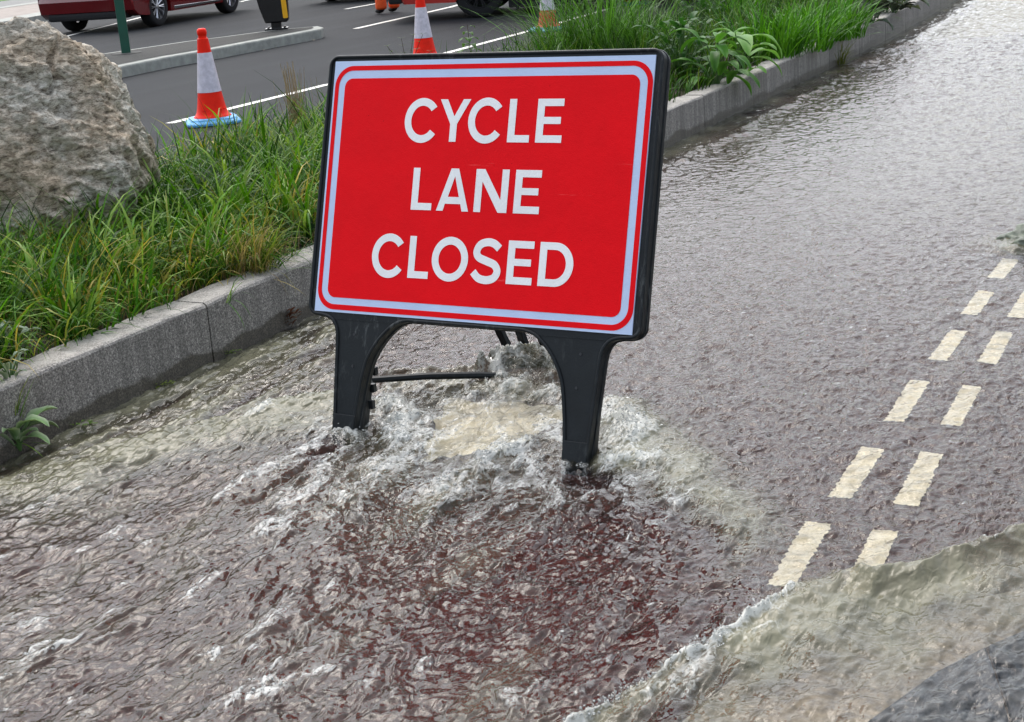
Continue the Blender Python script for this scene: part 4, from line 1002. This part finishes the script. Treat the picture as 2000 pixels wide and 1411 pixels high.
# moss and duckweed sized weeds along the foot of the wall, and the rusty dock
def lowweed(px, py, name, label, n, L, cm, ce, up_=.0):
    c = at(px, py, .005); b = MB(); cl = []
    for i in range(n):
        a = RNG.uniform(0, 6.3); r = RNG.uniform(0, .03)
        leafm(b, cl, (math.cos(a)*r*2, math.sin(a)*r*.6+r*.5, RNG.uniform(0, .012+up_)), a, RNG.uniform(.1, .9)+up_*4, L*RNG.uniform(.6, 1.2), L*.55, .8, cm, ce, .3, 0, 5, 2)
    o = leafobj(b, cl, name, M['leaf']); o.location = V(c); return tag(o, label, 'weed')
lowweed(150, 835, 'low_weed', 'tiny round leaved weed at the foot of the wall nearest the left edge', 18, .018, (.14, .26, .05), (.2, .3, .08))
lowweed(305, 757, 'low_weed', 'flat yellow green weed spreading along the wall foot at mid length', 30, .020, (.2, .27, .05), (.24, .3, .08))
lowweed(448, 692, 'low_weed', 'small green weed at the wall foot below the stone joint', 22, .022, (.14, .22, .05), (.2, .28, .08))
lowweed(553, 640, 'rusty_weed', 'rust red weed standing at the wall foot close to the sign', 34, .030, (.11, .035, .02), (.14, .06, .03), .05)

# ---------------- things on the road ----------------
def cone(px, py, rz, m_red, m_slv, m_base, label):
    c = at(px, py, RZ-.006); root = empty('traffic_cone', c, rz); tag(root, label, 'traffic cone', 'traffic cones along the edge line')
    b = MB()
    def octa(r, z, k=.30):
        p = []
        for sx, sy in ((1, 1), (-1, 1), (-1, -1), (1, -1)):
            e = [(sx*r, sy*r*(1-k)), (sx*r*(1-k), sy*r)]
            p += e if sx*sy > 0 else e[::-1]
        return [b.bm.verts.new((x, y, z)) for x, y in p]
    rg = [octa(.215, 0), octa(.215, .018), octa(.200, .030), octa(.188, .034), octa(.180, .048), octa(.150, .052)]
    for r0, r1 in zip(rg, rg[1:]):
        for k in range(8): b.bm.faces.new((r0[k], r0[(k+1) % 8], r1[(k+1) % 8], r1[k]))
    b.bm.faces.new(rg[-1]); b.bm.faces.new(rg[0][::-1]); b.build('base', m_base, root, bevel=.004)
    prof = [(.152, .050), (.150, .058), (.138, .066), (.126, .085), (.118, .11), (.108, .16), (.096, .235), (.092, .262), (.056, .555), (.043, .668), (.035, .673), (.033, .690), (.0335, .695), (.038, .700), (.038, .728), (.033, .742), (.022, .748)]
    b = MB(); b.lathe(prof, 40); b.build('body', m_red, root, smooth=True, angle=50)
    b = MB(); b.lathe([(.0965, .250), (.0575, .560)], 40, cap=False); rr = b.bm.verts
    b.quadstrip([(.0975*math.cos(a), .0975*math.sin(a), .250) for a in (-1.72, -1.66)], [(.0585*math.cos(a), .0585*math.sin(a), .560) for a in (-1.75, -1.64)])
    b.build('reflective_sleeve', m_slv, root, smooth=True)
    for a in (-1.0, -.6, -2.2): b = MB(); b.box((math.cos(a)*.120, math.sin(a)*.120, .115), (.028, .007, .006), Matrix.Rotation(a+1.57, 3, 'Z'), .001); b.build('stacking_rib', m_red, root)
    return root
cone(417, 240, .25, M['conered'], M['conewhite'], M['coneblue'], 'clean red and white traffic cone on a bright blue base beside the boulder')
cone(831, 121, .1, M['conered'], M['conewhite'], M['coneblue'], 'red and white traffic cone rising behind the top edge of the sign')
cone(1072, 60, .4, M['coneold'], M['conewhite'], M['coneteal'], 'faded orange traffic cone on a teal base half hidden by the tall grass')
cone(1237, 9, .3, M['coneold'], M['conewhite'], M['coneteal'], 'farthest faded traffic cone, only its foot showing over the far bed')
# green post
c = at(247, 105, .09); root = empty('green_post', c, .2); tag(root, 'dark green square steel post standing on the near end of the traffic island', 'post')
b = MB(); b.box((0, 0, 1.5), (.11, .11, 3.0), None, .012); b.build('post', M['green'], root)
b = MB(); b.lathe([(.19, .001), (.185, .008), (.10, .012)], 24); b.build('footing', simple('footing', (.05, .05, .045), .9, vary=.3), root, smooth=True)
b = MB(); b.box((0, 0, 3.01), (.125, .125, .03), None, .01); b.build('cap', M['green'], root)
# black and yellow bollard
c = at(541, 58, .09); root = empty('island_bollard', c, .04); tag(root, 'black bollard with a yellow side panel near the tip of the traffic island', 'bollard')
b = MB(); b.box((0, 0, .012), (.31, .20, .022), None, .006)
b.build('base_plate', M['black'], root)
for sx in (-.11, .11):
    for sy in (-.06, .06): b = MB(); b.lathe([(.013, .022), (.013, .036), (.006, .040)], 8, Matrix.Translation((sx, sy, 0))); b.build('bolt', M['black'], root, smooth=True)
b = MB(); b.box((0, 0, .055), (.135, .10, .08), None, .006); b.build('neck', M['black'], root)
b = MB()
out = [(-.125, .095), (.145, .095), (.165, .105), (.178, .13), (.185, .24), (.188, .55), (.185, .92), (.165, 1.0), (.12, 1.03), (-.20, 1.03), (-.24, 1.0), (-.25, .92), (-.235, .5), (-.20, .30), (-.15, .13), (-.14, .105)]
b.prism(out, lambda u, v, d: (u, d, v), -.09, .09); b.build('housing', M['black'], root, bevel=.02, seg=3)
b = MB(); b.prism(rrect(.098, .145, .165, .49, .02, 5), lambda u, v, d: (u+.012*math.sin(v*6), d, v), -.094, -.085); b.build('yellow_panel', M['yellow'], root, bevel=.003)
b = MB(); b.prism(rrect(.098, .53, .165, .92, .02, 5), lambda u, v, d: (u, d, v), -.094, -.085); b.build('yellow_panel', M['yellow'], root, bevel=.003)

def wheel(root, x, y, r, wd, side, name='wheel', rimm=None, spokes=10):
    rimm = rimm or M['alloy']
    R_ = Matrix.Translation((x, y, r)) @ Matrix.Rotation(math.radians(90)*side, 4, 'X')
    b = MB(); ri_ = r*.66
    b.lathe([(ri_, -wd/2), (r*.90, -wd/2), (r*.975, -wd*.42), (r, -wd*.3), (r, wd*.3), (r*.975, wd*.42), (r*.90, wd/2), (ri_, wd/2)], 36, R_, cap=False)
    b.lathe([(ri_, wd/2), (ri_, -wd/2)], 36, R_, cap=False)
    ty = b.build('tyre', M['rubber'], root, smooth=True)
    b = MB(); b.lathe([(ri_, wd*.44), (ri_*.93, wd*.46), (ri_*.90, wd*.30), (ri_*.88, -wd*.2)], 36, R_, cap=False)
    for k in range(spokes):
        a = 2*math.pi*k/spokes
        for da in (-.09, .09):
            p0 = R_ @ Vector((math.cos(a)*r*.10, math.sin(a)*r*.10, wd*.36)); p1 = R_ @ Vector((math.cos(a+da)*ri_*.92, math.sin(a+da)*ri_*.92, wd*.42))
            b.tube([p0, (p0+p1)/2, p1], [r*.028, r*.022, r*.03], 5)
    b.lathe([(r*.13, wd*.30), (r*.12, wd*.42), (r*.05, wd*.44)], 16, R_)
    b.build('rim', rimm, ty, smooth=True)
    b = MB(); b.lathe([(ri_*.87, wd*.05), (r*.02, wd*.05)], 24, R_); b.build('brake', M['rubber'], ty)
def car(loc, heading, paint, label, L=4.25, Wd=1.80, Ht=1.50, base=2.6, r=.325, cat_='car', name='parked_car', van=False):
    root = empty(name, loc, math.pi/2-heading); tag(root, label, cat_)
    rx, fx = -base/2, base/2; re, fe = -L/2, L/2
    if van: re, fe = rx-1.0, fx+1.25
    zb = .22 if not van else .24
    if not van: top = [(fe, .42), (fe-.02, .62), (fe-.15, .76), (fe-.45, .86), (fx-.25, .96), (0, .97), (rx+.1, 1.0), (re+.25, 1.02), (re+.06, .97), (re, .80), (re+.02, .60), (re-.03, .52), (re+.0, .34), (re+.12, .25)]
    else: top = [(fe, .45), (fe, .85), (fe-.08, 1.05), (fe-.75, 1.25), (fe-1.3, 2.0), (fe-1.6, 2.3), (re+.1, 2.35), (re, 2.2), (re, .45), (re+.05, .3)]
    ra = r+.055
    def archpts(cx_):
        a0 = math.asin((zb-r)/ra) if abs(zb-r) < ra else 0
        return [(cx_+ra*math.cos(math.pi-a0-(math.pi-2*a0)*k/14), r+ra*math.sin(math.pi-a0-(math.pi-2*a0)*k/14)) for k in range(15)]
    bot = [(rx-ra-.1, zb)]+archpts(rx)+[(rx+ra+.25, zb), (fx-ra-.25, zb)]+archpts(fx)+[(fe-.12, zb+.02)]
    outl = top+bot
    b = MB(); secs = []
    hw = Wd/2
    for yy, sx, sz in ((-hw, .972, .94), (-hw+.02, .985, .97), (-hw+.10, .993, 1), (-hw+.35, 1.0, 1.0), (hw-.35, 1.0, 1.0), (hw-.10, .993, 1), (hw-.02, .985, .97), (hw, .972, .94)):
        secs.append([b.bm.verts.new((x*(sx if abs(x) > base/2 else 1), yy, z if z < .75 else .75+(z-.75)*(sz if not van else 1))) for x, z in outl])
    n = len(outl)
    for s0_, s1_ in zip(secs, secs[1:]):
        for k in range(n): b.bm.faces.new((s0_[k], s0_[(k+1) % n], s1_[(k+1) % n], s1_[k]))
    f0 = b.bm.faces.new(secs[0]); f1 = b.bm.faces.new(secs[-1][::-1]); bmesh.ops.triangulate(b.bm, faces=[f0, f1])
    body = b.build('body', paint, root, smooth=True, angle=32)
    if not van:
        b = MB()
        gl = [(fx-.30, .96), (.35, 1.42), (0, 1.49), (-.9, 1.49), (re+.75, 1.40), (re+.22, 1.02)]
        for yy, k in ((-hw+.06, 0), (-hw+.22, 1), (hw-.22, 1), (hw-.06, 0)):
            pass
        S0 = [(x, -hw+.07+(z-.96)*.30, z) for x, z in gl]; S1 = [(x, hw-.07-(z-.96)*.30, z) for x, z in gl]
        a_ = [b.bm.verts.new(p) for p in S0]; c_ = [b.bm.verts.new(p) for p in S1]
        for k in range(len(gl)): b.bm.faces.new((a_[k], c_[k], c_[(k+1) % len(gl)], a_[(k+1) % len(gl)]))
        b.bm.faces.new(a_); b.bm.faces.new(c_[::-1]); b.build('windows', M['glass'], root, bevel=.03)
        b = MB(); b.prism([(.30, 1.40), (0, 1.505), (-.9, 1.505), (re+.70, 1.41), (re+.75, 1.38), (-.9, 1.47), (0, 1.47), (.33, 1.37)], lambda u, v, d: (u, d, v), -hw+.22, hw-.22); b.build('roof', paint, root, bevel=.01)
        for s_ in (-1, 1):
            b = MB(); b.prism([(re+.02, .98), (re+.30, .93), (re+.28, .78), (re-.01, .72)], lambda u, v, d: (u, d, v), s_*(hw-.30), s_*(hw-.012)); b.build('tail_light', M['lamp'], root, bevel=.015)
            b = MB(); b.prism([(fe-.05, .66), (fe-.45, .80), (fe-.40, .70), (fe-.03, .58)], lambda u, v, d: (u, d, v), s_*(hw-.38), s_*(hw-.015)); b.build('headlight', M['lampw'], root, bevel=.01)
            b = MB(); b.prism([(fx-ra-.10, .245), (rx+ra+.10, .245), (rx+ra+.10, .30), (fx-ra-.10, .28)], lambda u, v, d: (u, d, v), s_*(hw-.02), s_*(hw+.012)); b.build('sill_trim', M['chrome'], root, bevel=.006)
            b = MB(); b.box((.62, s_*(hw+.08), 1.0), (.12, .18, .12), None, .03); b.build('mirror', paint, root)
            for dx in (.2, -.75): b = MB(); b.box((dx, s_*(hw+.004), .86), (.16, .03, .03), None, .01); b.build('door_handle', paint, root)
        b = MB(); b.box((re+.12, 0, .27), (.26, Wd-.34, .12), None, .04); b.build('rear_bumper', M['rubber'], root)
        b = MB(); b.box((fe-.10, 0, .33), (.26, Wd-.28, .20), None, .04); b.build('front_bumper', M['rubber'], root)
    else:
        b = MB(); b.prism([(fe-.80, 1.30), (fe-1.28, 1.95), (fe-1.33, 1.95), (fe-.85, 1.30)], lambda u, v, d: (u+.03, d, v), -hw+.12, hw-.12); b.build('windscreen', M['glass'], root)
        for s_ in (-1, 1):
            b = MB(); b.prism([(fe-1.0, 1.30), (fe-1.42, 1.92), (fe-2.1, 1.92), (fe-2.1, 1.30)], lambda u, v, d: (u, d, v), s_*(hw-.02), s_*(hw+.006)); b.build('side_window', M['glass'], root)
            b = MB(); b.prism([(fe-.02, .70), (fe-.35, .92), (fe-.30, .72)], lambda u, v, d: (u+.01, d, v), s_*(hw-.35), s_*(hw+.004)); b.build('headlight', M['lampw'], root)
            b = MB(); b.box((fe-1.05, s_*(hw+.12), 1.4), (.1, .2, .28), None, .03); b.build('mirror', M['rubber'], root)
            b = MB(); b.box((fx-ra-.12, s_*(hw-.10), .25), (.02, .26, .34), None, .004); b.build('mud_flap', M['rubber'], root)
        b = MB(); b.box((fe-.04, 0, .38), (.20, Wd+.02, .22), None, .04); b.build('bumper', M['rubber'], root)
    b = MB(); b.box((0, 0, .30 if not van else .26), (base-2*ra, Wd-(.25 if not van else .06), .16 if not van else .30), None, .02)
    b.build('underbody', M['rubber'], root)
    b = MB(); b.box((rx, 0, .42), (2*ra+.1, Wd-.5, .3), None, .02); b.build('wheel_well', M['rubber'], root); b = MB(); b.box((fx, 0, .42), (2*ra+.1, Wd-.5, .3), None, .02); b.build('wheel_well', M['rubber'], root)
    for x in (rx, fx):
        for s_ in (-1, 1): wheel(root, x, s_*(hw-.125), r, .215, -s_, rimm=M['rubber'] if van else None)
    return root
def place(heading, contact, base, hw, end, side_):
    """centre of a car whose wheel at `end` (+1 front, -1 rear) on `side_` (+1 left) touches contact"""
    hd = np.array([math.sin(heading), math.cos(heading), 0]); lf = np.array([-hd[1], hd[0], 0])
    return np.array(contact)-hd*end*base/2-lf*side_*(hw-.125)
h1 = math.radians(19); car(place(h1, at(304, 52, RZ-.012), 2.58, .90, -1, -1), h1, M['carpaint'], 'dark red hatchback driving in the far lanes behind the green post', base=2.58)
h3 = math.radians(24); car(place(h3, at(648, 2, RZ-.012), 2.58, .90, -1, 1), h3, simple('car_black', (.008, .009, .010), .2, coat=1), 'black car at the very top of the photo, only a tyre and shadow showing', base=2.58)
h2 = math.radians(-84); car(place(h2, at(940, 34, RZ-.012), 3.3, 1.0, 1, 1), h2, M['vanpaint'], 'red works van stopped across the lane behind the cones, over the top of the sign', base=3.3, Wd=2.0, r=.36, cat_='van', name='works_van', van=True)

# ---------------- the road worker ----------------
def skinmesh(name, joints, bones, m, parent=None, sub=2):
    bm = bmesh.new(); vs = [bm.verts.new(V(j[0])) for j in joints]
    for a, b_ in bones: bm.edges.new((vs[a], vs[b_]))
    me = bpy.data.meshes.new(name); bm.to_mesh(me); bm.free(); me.materials.append(m)
    o = link(bpy.data.objects.new(name, me), parent)
    md = o.modifiers.new('skin', 'SKIN'); md.use_smooth_shade = True
    for i, j in enumerate(joints):
        r = j[1]; me.skin_vertices[0].data[i].radius = r if isinstance(r, tuple) else (r, r); me.skin_vertices[0].data[i].use_root = (i == 0)
    s = o.modifiers.new('s', 'SUBSURF'); s.levels = s.render_levels = sub
    return o
c = at(760, 26, RZ-.012); root = empty('person', c, .5); tag(root, 'person in bright orange work trousers and black boots standing beside the red van', 'person')
J = [((0, 0, .97), (.15, .11)), ((0, 0, 1.15), (.14, .10)), ((0, 0, 1.38), (.17, .11)), ((0, 0, 1.50), (.07, .07)), ((0, .01, 1.58), (.055, .06)), ((0, .015, 1.68), (.075, .09)), ((0, .01, 1.77), (.05, .06)),
     ((-.19, 0, 1.43), .06), ((-.27, .02, 1.15), .045), ((-.25, .16, .93), .035), ((-.24, .22, .88), .03),
     ((.19, 0, 1.43), .06), ((.27, .0, 1.15), .045), ((.27, .10, .92), .035), ((.27, .15, .86), .03),
     ((-.11, 0, .88), .09), ((-.125, .02, .50), .062), ((-.13, .0, .10), .042), ((.10, 0, .88), .09), ((.11, .03, .50), .062), ((.12, .04, .10), .042)]
Bn = [(0, 1), (1, 2), (2, 3), (3, 4), (4, 5), (5, 6), (2, 7), (7, 8), (8, 9), (9, 10), (2, 11), (11, 12), (12, 13), (13, 14), (0, 15), (15, 16), (16, 17), (0, 18), (18, 19), (19, 20)]
for hx, hy, hz in ((-.24, .22, .88), (.27, .15, .86)):
    base_i = 10 if hx < 0 else 14
    for k, (dx, ln) in enumerate(((-.027, .055), (-.009, .065), (.009, .062), (.026, .05))):
        J.append(((hx+dx, hy+.03, hz-.03), .010)); Bn.append((base_i, len(J)-1)); J.append(((hx+dx, hy+.045, hz-.03-ln), .008)); Bn.append((len(J)-2, len(J)-1))
    J.append(((hx-.035*(-1 if hx < 0 else 1), hy+.05, hz-.02), .010)); Bn.append((base_i, len(J)-1))
skinmesh('body', J, Bn, M['skin'], root)
skinmesh('jacket', [((0, 0, .86), (.20, .15)), ((0, 0, 1.15), (.18, .14)), ((0, 0, 1.40), (.20, .13)), ((0, 0, 1.49), (.09, .09)), ((-.20, 0, 1.42), .085), ((-.28, .02, 1.15), .065), ((-.26, .14, .96), .055), ((.20, 0, 1.42), .085), ((.28, 0, 1.15), .065), ((.275, .09, .95), .055)],
         [(0, 1), (1, 2), (2, 3), (2, 4), (4, 5), (5, 6), (2, 7), (7, 8), (8, 9)], M['hivis'], root)
skinmesh('trousers', [((0, 0, .96), (.17, .13)), ((-.11, 0, .86), .12), ((-.125, .02, .52), .098), ((-.13, -.005, .26), .088), ((-.13, .0, .12), .102), ((-.13, 0, .055), .095), ((.10, 0, .86), .12), ((.11, .03, .52), .098), ((.12, .03, .26), .086), ((.12, .04, .12), .100), ((.12, .04, .055), .093)],
         [(0, 1), (1, 2), (2, 3), (3, 4), (4, 5), (0, 6), (6, 7), (7, 8), (8, 9), (9, 10)], M['hivis'], root)
for bx, by in ((-.13, .0), (.12, .04)):
    skinmesh('boot', [((bx, by-.02, .16), .055), ((bx, by-.02, .07), .058), ((bx, by+.10, .05), (.045, .05)), ((bx, by+.19, .042), (.048, .038))], [(0, 1), (1, 2), (2, 3)], M['boot'], root)
v, f = ico(3); mk = v[:, 2] > -.1; v = v*np.array([.115, .14, .12]); v[~mk, 2] = -.012
mesh_np('helmet', v+np.array([0, .01, 1.735]), f, M['helmet'], root)
v, f = ico(3); v = v*np.array([.088, .10, .09])+np.array([0, -.012, 1.70]); mesh_np('hair', v, f, M['hair'], root)
